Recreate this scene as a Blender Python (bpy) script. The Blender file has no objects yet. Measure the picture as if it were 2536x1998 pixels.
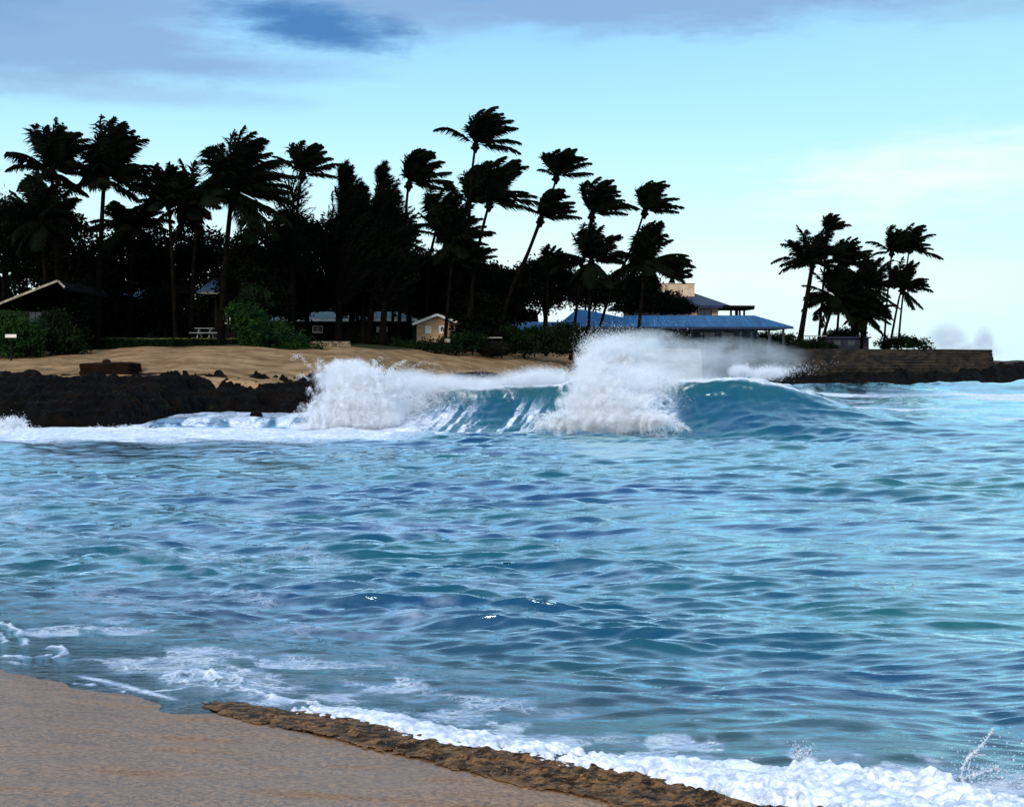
import bpy, math, random
import numpy as np
random.seed(7)
R = math.radians
sc = bpy.context.scene
col = sc.collection

# ------------------------------------------------------------------ camera
CAM_H, F, HX, HY = 2.8, 3500.0, 1268.0, 898.0      # eye height, focal length and principal point in photo pixels
cam_d = bpy.data.cameras.new("camera")
cam = bpy.data.objects.new("camera", cam_d); col.objects.link(cam)
cam.location = (0, 0, CAM_H); cam.rotation_euler = (R(90), 0, 0)
cam_d.sensor_width = 36.0; cam_d.lens = F / 2536 * 36.0
cam_d.shift_y = -(999 - HY) / 2536
cam_d.clip_start = 0.1; cam_d.clip_end = 8000
sc.camera = cam

# ------------------------------------------------------------------ sky, sun, exposure
SUN_EL, SUN_AZ = 24.0, 200.0          # azimuth clockwise from +Y (the view direction): low behind the beach
world = bpy.data.worlds.new("World"); sc.world = world; world.use_nodes = True
nt = world.node_tree; nt.nodes.clear()
def N(t, **k):
    n = nt.nodes.new(t)
    for a, b in k.items(): setattr(n, a, b)
    return n
def L(a, b): nt.links.new(a, b)
def wmath(op, a, b=None, clamp=False):
    n = N('ShaderNodeMath', operation=op); n.use_clamp = clamp
    for i, v in enumerate((a, b)):
        if v is None: continue
        if isinstance(v, (int, float)): n.inputs[i].default_value = v
        else: L(v, n.inputs[i])
    return n.outputs[0]
def wmix(f, a, b):
    n = N('ShaderNodeMix', data_type='RGBA')
    for s, v in ((n.inputs[0], f), (n.inputs[6], a), (n.inputs[7], b)):
        if isinstance(v, (int, float)): s.default_value = v
        elif isinstance(v, tuple): s.default_value = (*v, 1)
        else: L(v, s)
    return n.outputs[2]
out = N('ShaderNodeOutputWorld'); bg = N('ShaderNodeBackground'); bg.inputs[1].default_value = 0.1
sky = N('ShaderNodeTexSky', sky_type='NISHITA'); sky.sun_disc = False
sky.sun_elevation = R(SUN_EL); sky.sun_rotation = R(SUN_AZ)
tc = N('ShaderNodeTexCoord'); sep = N('ShaderNodeSeparateXYZ'); L(tc.outputs['Generated'], sep.inputs[0])
el = wmath('MULTIPLY', wmath('ARCSINE', sep.outputs[2]), 180 / math.pi)
az = wmath('MULTIPLY', wmath('ARCTAN2', sep.outputs[0], sep.outputs[1]), 180 / math.pi)
ramp = N('ShaderNodeValToRGB')
L(wmath('DIVIDE', wmath('MAXIMUM', el, 0.0), 90.0), ramp.inputs[0])
cr = ramp.color_ramp
stops = [(0.0, (.96, 1.12, 1.14)), (4 / 90, (.90, 1.14, 1.18)), (7 / 90, (.70, 1.10, 1.20)), (10 / 90, (.50, .94, 1.20)), (14 / 90, (.33, .73, 1.15)),
         (25 / 90, (.34, .66, 1.15)), (45 / 90, (.20, .50, .95)), (1.0, (.14, .36, .75))]
while len(cr.elements) < len(stops): cr.elements.new(0.5)
for e, (p, c) in zip(cr.elements, stops): e.position = p; e.color = (*c, 1)
nish = N('ShaderNodeVectorMath', operation='MULTIPLY'); L(sky.outputs[0], nish.inputs[0]); nish.inputs[1].default_value = (.85, 1.0, 1.05)
ten = N('ShaderNodeVectorMath', operation='SCALE'); L(ramp.outputs[0], ten.inputs[0]); ten.inputs[3].default_value = 10.0
base = wmix(0.8, nish.outputs[0], ten.outputs[0])
# cooler toward the right
rt = N('ShaderNodeMapRange'); L(az, rt.inputs[0]); rt.inputs[1].default_value = 2; rt.inputs[2].default_value = 26; rt.inputs[3].default_value = 0; rt.inputs[4].default_value = 1
base = wmix(wmath('MULTIPLY', rt.outputs[0], 0.5), base, (4.9, 8.9, 10.0))
# pale warm dusk bank of sky behind the viewer
back = N('ShaderNodeMapRange'); L(sep.outputs[1], back.inputs[0]); back.inputs[1].default_value = 0.1; back.inputs[2].default_value = -0.7; back.inputs[3].default_value = 0; back.inputs[4].default_value = 1
lowm = N('ShaderNodeMapRange'); L(el, lowm.inputs[0]); lowm.inputs[1].default_value = 55; lowm.inputs[2].default_value = 10
base = wmix(wmath('MULTIPLY', wmath('MULTIPLY', back.outputs[0], lowm.outputs[0]), .75), base, (8.2, 8.6, 9.4))
# clouds: banks laid out by direction, broken by noise
def nz(scale_vec, scale, detail=6, rough=.55, off=(0, 0, 0)):
    m = N('ShaderNodeMapping'); L(comb.outputs[0], m.inputs[0]); m.inputs['Scale'].default_value = scale_vec; m.inputs['Location'].default_value = off
    t = N('ShaderNodeTexNoise'); L(m.outputs[0], t.inputs[0]); t.inputs['Scale'].default_value = scale; t.inputs['Detail'].default_value = detail; t.inputs['Roughness'].default_value = rough
    return t.outputs[0]
comb = N('ShaderNodeCombineXYZ'); L(az, comb.inputs[0]); L(el, comb.inputs[1])
n1 = nz((.13, .55, 1), 1.0)
n2 = nz((.5, 1.7, 1), 1.0, 8, .65, (7, 3, 0))
def wsm(x, lo, hi):
    n = N('ShaderNodeMapRange', interpolation_type='SMOOTHSTEP'); L(x, n.inputs[0]); n.inputs[1].default_value = lo; n.inputs[2].default_value = hi
    return n.outputs[0]
nn = wmath('ADD', wmath('MULTIPLY', wmath('SUBTRACT', n1, .5), 3.6), wmath('MULTIPLY', wmath('SUBTRACT', n2, .5), 1.6))
def blob(cx, cy, rx, ry, soft=.9, amp=1.0):
    dx = wmath('DIVIDE', wmath('SUBTRACT', az, cx), rx); dy = wmath('DIVIDE', wmath('SUBTRACT', el, cy), ry)
    d = wmath('SQRT', wmath('ADD', wmath('MULTIPLY', dx, dx), wmath('MULTIPLY', dy, dy)))
    v = wmath('SUBTRACT', wmath('ADD', 1.0, wmath('MULTIPLY', nn, .30 * amp)), d)
    return wsm(v, 0.0, soft)
cl_grey = (2.6, 4.2, 6.9)
c1 = wmath('MAXIMUM', blob(-20, 13.0, 14, 3.3, .6), blob(-13.0, 11.6, 9.5, 1.0, .9))
c1 = wmath('MAXIMUM', c1, blob(9, 15.0, 20, 2.6, .5))
c1 = wmath('MAXIMUM', c1, blob(-4, 14.4, 8, 1.9, .7))
base = wmix(wmath('MULTIPLY', c1, .86), base, cl_grey)
base = wmix(wmath('MULTIPLY', blob(-22, 14.4, 7, 2.4, .8), .45), base, (1.5, 3.0, 5.9))
base = wmix(wmath('MULTIPLY', blob(-8.4, 13.3, 5.2, 1.35, .7, 1.3), .98), base, (.75, 2.3, 5.2))
base = wmix(wmath('MULTIPLY', blob(-2.0, 14.9, 2.4, .7, .8), .6), base, (.9, 3.3, 8.0))
base = wmix(wmath('MULTIPLY', blob(-15, 10.4, 9, .9, .9), .6), base, (3.4, 5.3, 7.6))
base = wmix(wmath('MULTIPLY', blob(18, 7.0, 10, 2.4, 1.0, 1.6), .75), base, (9.6, 10.4, 9.8))
base = wmix(wmath('MULTIPLY', blob(12, 3.2, 18, 2.2, 1.2, 1.2), .5), base, (9.4, 10.6, 10.2))
base = wmix(wmath('MULTIPLY', blob(20, 13.4, 7, 1.0, .9), .6), base, (3.6, 6.6, 9.0))
# high overcast above the frame
hi = wmath('MULTIPLY', wsm(el, 15.0, 21.0), wsm(wmath('ADD', n1, wmath('MULTIPLY', n2, .3)), .42, .75))
hi = wmath('MULTIPLY', hi, wmath('SUBTRACT', 1.0, wmath('MULTIPLY', wsm(el, 40.0, 65.0), .6)))
base = wmix(wmath('MULTIPLY', hi, .75), base, (10.0, 12.0, 14.5))
L(base, bg.inputs[0]); L(bg.outputs[0], out.inputs[0])

sun_d = bpy.data.lights.new("sun", 'SUN'); sun_d.energy = 3.0; sun_d.angle = R(12); sun_d.color = (1, .90, .78)
sun = bpy.data.objects.new("sun", sun_d); col.objects.link(sun)
a, e = R(SUN_AZ), R(SUN_EL)
from mathutils import Vector
sv = Vector((math.sin(a) * math.cos(e), math.cos(a) * math.cos(e), math.sin(e)))
sun.rotation_euler = sv.to_track_quat('Z', 'Y').to_euler()
sc.view_settings.view_transform = 'Standard'; sc.view_settings.look = 'None'
sc.view_settings.exposure = 0.05; sc.view_settings.gamma = 1.0
sc.render.engine = 'CYCLES'
sc.cycles.max_bounces = 8; sc.cycles.diffuse_bounces = 4; sc.cycles.glossy_bounces = 3; sc.cycles.transparent_max_bounces = 12
sc.cycles.use_denoising = True

# ------------------------------------------------------------------ helpers
def W(px, py, Y): return ((px - HX) / F * Y, Y, CAM_H + (HY - py) / F * Y)
def WX(px, Y): return (px - HX) / F * Y
def WZ(py, Y): return CAM_H + (HY - py) / F * Y
def sm(x, lo, hi):
    t = np.clip((x - lo) / (hi - lo), 0, 1); return t * t * (3 - 2 * t)
def _h(i, j, s):
    n = (i * 374761393 + j * 668265263 + s * 1442695041) & 0xFFFFFFFF
    n = ((n ^ (n >> 13)) * 1274126177) & 0xFFFFFFFF
    return ((n ^ (n >> 16)) & 0xFFFFFF) / float(0xFFFFFF)
def vn(x, y, s=0):
    x = np.asarray(x, float); y = np.asarray(y, float)
    xi = np.floor(x).astype(np.int64); yi = np.floor(y).astype(np.int64); fx = x - xi; fy = y - yi
    fx = fx * fx * fx * (fx * (fx * 6 - 15) + 10); fy = fy * fy * fy * (fy * (fy * 6 - 15) + 10)
    a = _h(xi, yi, s); b = _h(xi + 1, yi, s); c = _h(xi, yi + 1, s); d = _h(xi + 1, yi + 1, s)
    return (a * (1 - fx) + b * fx) * (1 - fy) + (c * (1 - fx) + d * fx) * fy
def fbm(x, y, o=4, s=0, g=.5):
    v = 0; a = 1; t = 0
    for k in range(o):
        v = v + a * vn(x * 2 ** k + 17.3 * k, y * 2 ** k + 9.1 * k, s + k); t += a; a *= g
    return v / t
def mesh_np(name, V, Fq, mat, parent=None, attrs=None, smooth=False):
    me = bpy.data.meshes.new(name)
    V = np.asarray(V, np.float32); Fq = np.asarray(Fq, np.int32); k = Fq.shape[1]
    me.vertices.add(len(V)); me.vertices.foreach_set('co', V.ravel())
    me.loops.add(Fq.size); me.loops.foreach_set('vertex_index', Fq.ravel())
    me.polygons.add(len(Fq)); me.polygons.foreach_set('loop_start', np.arange(0, Fq.size, k, dtype=np.int32))
    me.polygons.foreach_set('loop_total', np.full(len(Fq), k, np.int32))
    me.polygons.foreach_set('use_smooth', np.full(len(Fq), smooth, bool))
    me.update(calc_edges=True)
    for an, av in (attrs or {}).items():
        at = me.attributes.new(an, 'FLOAT', 'POINT'); at.data.foreach_set('value', np.asarray(av, np.float32).ravel())
    if mat: me.materials.append(mat)
    o = bpy.data.objects.new(name, me); col.objects.link(o)
    if parent: o.parent = parent
    return o
def grid_faces(nr, nc):
    i = np.arange(nr * nc).reshape(nr, nc)
    return np.stack([i[:-1, :-1].ravel(), i[:-1, 1:].ravel(), i[1:, 1:].ravel(), i[1:, :-1].ravel()], 1)
class MB:
    def __init__(s): s.v = []; s.f = []
    def quad(s, *p):
        b = len(s.v); s.v += [tuple(q) for q in p]; s.f.append(tuple(range(b, b + len(p))))
    def box(s, x0, x1, y0, y1, z0, z1):
        b = len(s.v)
        s.v += [(x, y, z) for z in (z0, z1) for x, y in ((x0, y0), (x1, y0), (x1, y1), (x0, y1))]
        s.f += [tuple(b + i for i in f) for f in ((3, 2, 1, 0), (4, 5, 6, 7), (0, 1, 5, 4), (1, 2, 6, 5), (2, 3, 7, 6), (3, 0, 4, 7))]
    def bar(s, p, q, w, h=None):
        p = Vector(p); q = Vector(q); h = h or w; d = (q - p).normalized()
        u = d.cross(Vector((0, 0, 1)));  u = u.normalized() if u.length > .01 else Vector((1, 0, 0)); n = u.cross(d)
        b = len(s.v)
        for c in (p, q):
            for a_, b_ in ((-1, -1), (1, -1), (1, 1), (-1, 1)): s.v.append(tuple(c + u * a_ * w / 2 + n * b_ * h / 2))
        s.f += [tuple(b + i for i in f) for f in ((3, 2, 1, 0), (4, 5, 6, 7), (0, 1, 5, 4), (1, 2, 6, 5), (2, 3, 7, 6), (3, 0, 4, 7))]
    def tube(s, pts, rad, n=8, cap=True):
        pts = [Vector(p) for p in pts]; b = len(s.v)
        for i, p in enumerate(pts):
            d = (pts[min(i + 1, len(pts) - 1)] - pts[max(i - 1, 0)]).normalized()
            u = d.cross(Vector((0, 1, 0.01))).normalized(); w = d.cross(u)
            r = rad[i] if hasattr(rad, '__len__') else rad
            for k in range(n):
                t = 2 * math.pi * k / n; s.v.append(tuple(p + (u * math.cos(t) + w * math.sin(t)) * r))
        for i in range(len(pts) - 1):
            for k in range(n):
                s.f.append((b + i * n + k, b + i * n + (k + 1) % n, b + (i + 1) * n + (k + 1) % n, b + (i + 1) * n + k))
        if cap:
            s.f.append(tuple(b + k for k in range(n))[::-1]); e_ = b + (len(pts) - 1) * n; s.f.append(tuple(e_ + k for k in range(n)))
    def slab(s, poly, t):      # closed plate: polygon (3D points, planar) thickened down by t
        b = len(s.v); n = len(poly)
        s.v += [tuple(p) for p in poly] + [(p[0], p[1], p[2] - t) for p in poly]
        s.f.append(tuple(b + i for i in range(n))); s.f.append(tuple(b + n + i for i in range(n))[::-1])
        for i in range(n): s.f.append((b + i, b + n + i, b + n + (i + 1) % n, b + (i + 1) % n))
    def build(s, name, mat, parent=None, smooth=False):
        me = bpy.data.meshes.new(name); me.from_pydata(s.v, [], s.f); me.materials.append(mat)
        if smooth: me.polygons.foreach_set('use_smooth', [True] * len(me.polygons))
        me.update(); o = bpy.data.objects.new(name, me); col.objects.link(o)
        if parent: o.parent = parent
        return o
def tag(o, label=None, cat=None, group=None, kind=None):
    if label: o['label'] = label
    if cat: o['category'] = cat
    if group: o['group'] = group
    if kind: o['kind'] = kind
    return o
def empty(name, loc, label=None, cat=None, group=None):
    o = bpy.data.objects.new(name, None); col.objects.link(o); o.location = loc; o.empty_display_size = .3
    return tag(o, label, cat, group)
def rebase(o, loc):           # mesh built in world coordinates -> child of an Empty at loc
    o.matrix_parent_inverse.identity(); o.location = (-loc[0], -loc[1], -loc[2])

# ------------------------------------------------------------------ materials
class M:
    def __init__(s, name):
        s.m = bpy.data.materials.new(name); s.m.use_nodes = True; s.t = s.m.node_tree; s.t.nodes.clear()
        s.out = s.n('ShaderNodeOutputMaterial'); s._pos = None
    def n(s, t, **k):
        n = s.t.nodes.new(t)
        for a, b in k.items(): setattr(n, a, b)
        return n
    def l(s, a, b): s.t.links.new(a, b)
    def set(s, sock, v):
        if isinstance(v, (int, float)): sock.default_value = v
        elif isinstance(v, tuple): sock.default_value = (*v, 1) if len(sock.default_value) == 4 and len(v) == 3 else v
        else: s.l(v, sock)
    def pos(s):
        if s._pos is None: s._pos = s.n('ShaderNodeNewGeometry').outputs['Position']
        return s._pos
    def noise(s, scale, stretch=(1, 1, 1), detail=4, rough=.55, rot=0, dist=0):
        m = s.n('ShaderNodeMapping'); s.l(s.pos(), m.inputs[0]); m.inputs['Scale'].default_value = stretch; m.inputs['Rotation'].default_value = (0, 0, rot)
        t = s.n('ShaderNodeTexNoise'); s.l(m.outputs[0], t.inputs[0]); t.inputs['Scale'].default_value = scale
        t.inputs['Detail'].default_value = detail; t.inputs['Roughness'].default_value = rough; t.inputs['Distortion'].default_value = dist
        return t.outputs[0]
    def math(s, op, a, b=None, clamp=False):
        n = s.n('ShaderNodeMath', operation=op); n.use_clamp = clamp; s.set(n.inputs[0], a)
        if b is not None: s.set(n.inputs[1], b)
        return n.outputs[0]
    def sstep(s, x, lo, hi, a=0., b=1.):
        n = s.n('ShaderNodeMapRange', interpolation_type='SMOOTHSTEP'); s.set(n.inputs[0], x)
        for i, v in ((1, lo), (2, hi), (3, a), (4, b)): s.set(n.inputs[i], v)
        return n.outputs[0]
    def mix(s, f, a, b):
        n = s.n('ShaderNodeMix', data_type='RGBA'); s.set(n.inputs[0], f); s.set(n.inputs[6], a); s.set(n.inputs[7], b); return n.outputs[2]
    def attr(s, name): return s.n('ShaderNodeAttribute', attribute_name=name).outputs['Fac']
    def bump(s, h, strength=.5, dist=.05, normal=None):
        b = s.n('ShaderNodeBump'); s.set(b.inputs['Strength'], strength); b.inputs['Distance'].default_value = dist; s.l(h, b.inputs['Height'])
        if normal: s.l(normal, b.inputs['Normal'])
        return b.outputs[0]
    def shader(s, typ, color=None, rough=None, normal=None, **k):
        n = s.n(typ)
        if color is not None: s.set(n.inputs[0], color)
        if rough is not None: s.set(n.inputs['Roughness'], rough)
        if normal is not None: s.l(normal, n.inputs['Normal'])
        for a, b in k.items(): s.set(n.inputs[a.replace('_', ' ')], b)
        return n.outputs[0]
    def mixs(s, f, a, b):
        n = s.n('ShaderNodeMixShader'); s.set(n.inputs[0], f); s.l(a, n.inputs[1]); s.l(b, n.inputs[2]); return n.outputs[0]
    def done(s, sh): s.l(sh, s.out.inputs[0]); return s.m
def simple(name, ca, cb, scale=2., rough=.8, stretch=(1, 1, 1), bump=.3, dist=.03, spec=.3, detail=5):
    m = M(name); f = m.noise(scale, stretch, detail); f = m.sstep(f, .32, .68)
    c = m.mix(f, ca, cb)
    nrm = m.bump(m.noise(scale * 4, stretch, 4), bump, dist)
    if max(ca) < .012: spec = .04
    return m.done(m.shader('ShaderNodeBsdfPrincipled', c, rough, nrm, Specular_IOR_Level=spec))
def leafmat(name, ca, cb, scale=.6, trans=.25):
    m = M(name); c = m.mix(m.sstep(m.noise(scale, detail=5), .35, .65), ca, cb)
    d = m.shader('ShaderNodeBsdfPrincipled', c, .8, Specular_IOR_Level=.03)
    t = m.shader('ShaderNodeBsdfTranslucent', c)
    return m.done(m.mixs(trans, d, t))
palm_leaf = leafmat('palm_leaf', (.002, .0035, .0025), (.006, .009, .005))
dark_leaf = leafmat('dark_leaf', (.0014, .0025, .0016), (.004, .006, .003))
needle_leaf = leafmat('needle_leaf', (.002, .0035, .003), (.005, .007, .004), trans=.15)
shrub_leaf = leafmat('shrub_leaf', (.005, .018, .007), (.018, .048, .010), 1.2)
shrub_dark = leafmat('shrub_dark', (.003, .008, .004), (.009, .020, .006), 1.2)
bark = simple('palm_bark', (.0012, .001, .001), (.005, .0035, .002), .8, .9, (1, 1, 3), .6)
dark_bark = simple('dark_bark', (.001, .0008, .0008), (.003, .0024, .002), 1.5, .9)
white_paint = simple('white_paint', (.50, .48, .43), (.66, .64, .58), 3, .6)
tan_wood = simple('tan_wood_siding', (.26, .17, .09), (.42, .29, .17), 1.0, .8, (1, 1, 9), .4)
tan_stucco = simple('tan_stucco', (.34, .24, .16), (.50, .37, .26), 1.5, .9)
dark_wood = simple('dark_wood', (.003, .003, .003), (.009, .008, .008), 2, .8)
blue_roof = simple('blue_roof', (.003, .045, .125), (.010, .095, .22), .9, .6, (5, .25, .25), .25, spec=.12)
navy_roof = simple('navy_roof', (.004, .008, .03), (.010, .018, .06), 1.2, .6)
slate_roof = simple('slate_roof', (.02, .05, .09), (.035, .08, .13), 1.2, .6)
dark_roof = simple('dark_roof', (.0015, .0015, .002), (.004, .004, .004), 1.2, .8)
glass_dark = simple('dark_window_glass', (.01, .014, .02), (.02, .03, .04), 1, .08, spec=.5, bump=.0)
pale_curtain = simple('pale_curtain', (.45, .47, .45), (.6, .62, .6), 3, .9)
teal_post = simple('teal_grey_post', (.008, .014, .018), (.016, .024, .03), 2, .7)

# ------------------------------------------------------------------ terrain functions
CX = [-400, -40, -23, -18, -10.5, -6, 3.8, 10, 25, 56, 72, 200, 900]
CY = [66, 65, 63, 61, 66, 80, 98, 118, 138, 163, 172, 190, 200]
def coast(X): return np.interp(X, CX, CY)
def shore_s(X, Y): return (Y + 0.78 * X - 9.45) / 1.268
def ground_z(X, Y):
    X = np.asarray(X, float); Y = np.asarray(Y, float)
    s = shore_s(X, Y)
    near = np.interp(s, [-60, -12, -3, 0, 3, 8, 40], [3.0, .95, .27, 0, -.42, -1.1, -3])
    near = near + .014 * (fbm(X * 1.2 + .8 * Y, Y * .4, 3, 5) - .5) * (1 - sm(s, -.8, .2))
    d = Y - coast(X)
    beach = np.interp(d, [-40, -8, 0, 8, 20, 29, 34, 60, 140, 400], [-3, -1.5, 0, 1.15, 2.75, 3.45, 3.7, 4.4, 4.4, 2.2])
    beach = beach + (fbm(X * .35, Y * .25, 4, 11) - .5) * .45 * sm(d, 0, 12) * (1 - sm(d, 40, 60)) + .25 * sm(X, -32, -19) * (1 - sm(X, -19, -2)) * sm(d, 18, 30)
    wall = np.interp(d, [-40, -8, 0, 1.2, 2.2, 3.0, 60, 400], [-3, -1.5, 0, .6, 3.6, 4.05, 4.2, 2.2])
    ledge = np.interp(d, [-40, -8, 0, 1.5, 6, 40, 200], [-3, -1.5, 0, 2.3, 2.95, 2.7, 1.8]) + (fbm(X * .3, Y * .3, 4, 3) - .5) * .7 * sm(d, 0, 2)
    k = sm(X, 9, 13); far = beach * (1 - k) + wall * k
    k2 = sm(X, 55, 57); far = far * (1 - k2) + ledge * k2
    far = np.where((X < -6.5) & (X > -60), np.minimum(far, -1.2 + 12 * sm(Y, 74, 79)), far)
    b = sm(Y, 30, 45)
    return near * (1 - b) + far * b
def gz(x, y): return float(ground_z(x, y))

# ------------------------------------------------------------------ ground sheet
ys = np.concatenate([np.linspace(1.5, 30, 260), np.linspace(30.5, 58, 40), np.linspace(58.5, 215, 330), np.geomspace(220, 5000, 30)])
ts = np.linspace(-1, 1, 520); ts = .82 * (0.75 * ts + .25 * ts ** 3)
YY, TT = np.meshgrid(ys, ts, indexing='ij'); XX = TT * (YY + 8)
ZZ = ground_z(XX, YY)
S = shore_s(XX, YY)
m = M('sand_and_earth')
grain = m.noise(26, detail=4, rough=.8); streak = m.noise(1.0, (1, 4.5, 1), 5, rot=R(-35)); patch = m.noise(.25, detail=4)
wet = m.attr('wet'); land = m.attr('land')
sandc = m.mix(m.sstep(grain, .36, .64), (.095, .038, .011), (.40, .19, .07))
sandc = m.mix(m.sstep(streak, .35, .70, 0, .5), sandc, (.20, .105, .052))
speck = m.noise(85, detail=2, rough=.5)
sandc = m.mix(m.sstep(speck, .70, .78), sandc, (.42, .36, .30))
sandc = m.mix(m.sstep(m.noise(60, detail=2), .30, .22), sandc, (.045, .03, .02))
farsand = m.mix(m.sstep(m.noise(.55, (1, 1.6, 1), 6, .65), .36, .66), (.145, .082, .038), (.33, .205, .108))
farsand = m.mix(m.sstep(m.noise(2.2, (1, 1.5, 1), 5, .7), .50, .66, 0, .75), farsand, (.17, .105, .055))
earth = m.mix(m.noise(.8), (.012, .016, .008), (.035, .038, .018))
c = m.mix(m.attr('far'), sandc, farsand)
c = m.mix(land, c, earth)
rock = m.mix(m.noise(1.4, (1, 1, 3)), (.012, .010, .009), (.07, .055, .04))
c = m.mix(m.attr('rocky'), c, rock)
wetf = m.math('MULTIPLY', wet, m.sstep(m.noise(.9, (1, 3.6, 1), 5, rot=R(-38)), .30, .55, .45, 1.0))
rough = m.math('SUBTRACT', .85, m.math('MULTIPLY', wetf, .60))
spec = m.math('ADD', .04, m.math('MULTIPLY', wetf, .95))
h = m.math('ADD', m.math('MULTIPLY', grain, .5), m.math('MULTIPLY', streak, .5))
nrm = m.bump(h, m.math('SUBTRACT', .9, m.math('MULTIPLY', wet, .55)), .022)
sand_m = m.done(m.shader('ShaderNodeBsdfPrincipled', c, rough, nrm, Specular_IOR_Level=spec))
dco = YY - coast(XX)
wet_a = np.clip(sm(S, -1.2, 0.2) * .5 + sm(-(XX + .25 * YY) + 2.9, -.5, 2.4) * (YY < 25) * sm(S, -12, -2.2) * 1.0, 0, 1) * (YY < 40)
far_a = sm(YY, 40, 50); land_a = sm(dco, 33, 37) * (YY > 50); rocky_a = np.maximum(sm(XX, 9, 13) * sm(YY, 60, 80) * (1 - sm(dco, 3, 4)), sm(XX, 55, 57) * sm(YY, 60, 80))
land_a = np.maximum(land_a, sm(XX, 9, 13) * sm(dco, 3, 5) * (YY > 50) * (XX < 56))
g = mesh_np('ground', np.stack([XX, YY, ZZ], -1).reshape(-1, 3), grid_faces(*XX.shape), sand_m,
            attrs=dict(wet=wet_a, far=far_a, land=land_a, rocky=rocky_a), smooth=True)
tag(g, kind='structure')

# ------------------------------------------------------------------ sea surface
WXc = np.array([-60, -14, -9.2, -7.5, -6.0, -4.9, -3.8, -2.2, 0, 2.0, 3.0, 4.2, 5.6, 6.6, 8.0, 9.4, 10.8, 11.6, 13.0, 14.2, 15.6, 18, 24, 34, 60, 200])
WHc = np.array([.0, .0, .25, .7, 1.0, 1.15, 1.40, 1.62, 1.70, 1.9, 2.25, 2.55, 2.5, 2.05, 2.05, 2.12, 1.85, 1.62, 1.22, .95, .62, .42, .35, .3, .2, .1])
def crest_y(X): return np.interp(X, [-60, -12, -6, 0, 5, 9, 15, 25, 60], [66, 65, 63.5, 62, 58.5, 57.3, 56.5, 57, 60])
rng = np.random.RandomState(3)
comps = []
for i in range(220):
    lam = 0.17 * (8 / 0.17) ** (rng.rand() ** 2.3)
    th = rng.normal(0, .25) + (.10 if rng.rand() > .5 else -.13)
    slope = .042 * (1.0 if lam < .5 else (.5 / lam) ** .95) * (.7 + .6 * rng.rand())
    comps.append((lam, th, slope * lam / (2 * math.pi), rng.rand() * 6.283))
LOOPS = [([(405, 1672), (440, 1668), (480, 1662), (520, 1664), (545, 1678)], .055), ([(545, 1664), (580, 1672), (603, 1684), (590, 1700)], .05), ([(415, 1676), (430, 1690), (455, 1684), (500, 1680)], .03), ([(505, 1668), (530, 1684), (540, 1698)], .028),
         ([(150, 1688), (230, 1694), (300, 1706), (360, 1708), (440, 1700), (540, 1694), (600, 1702)], .026), ([(600, 1702), (680, 1722), (780, 1742), (860, 1765)], .04),
         ([(0, 1540), (30, 1546), (52, 1566), (70, 1590)], .04), ([(0, 1565), (12, 1585)], .03), ([(120, 1600), (150, 1602), (160, 1618), (140, 1624)], .04), ([(0, 1622), (60, 1626), (120, 1618)], .03)]
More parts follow.
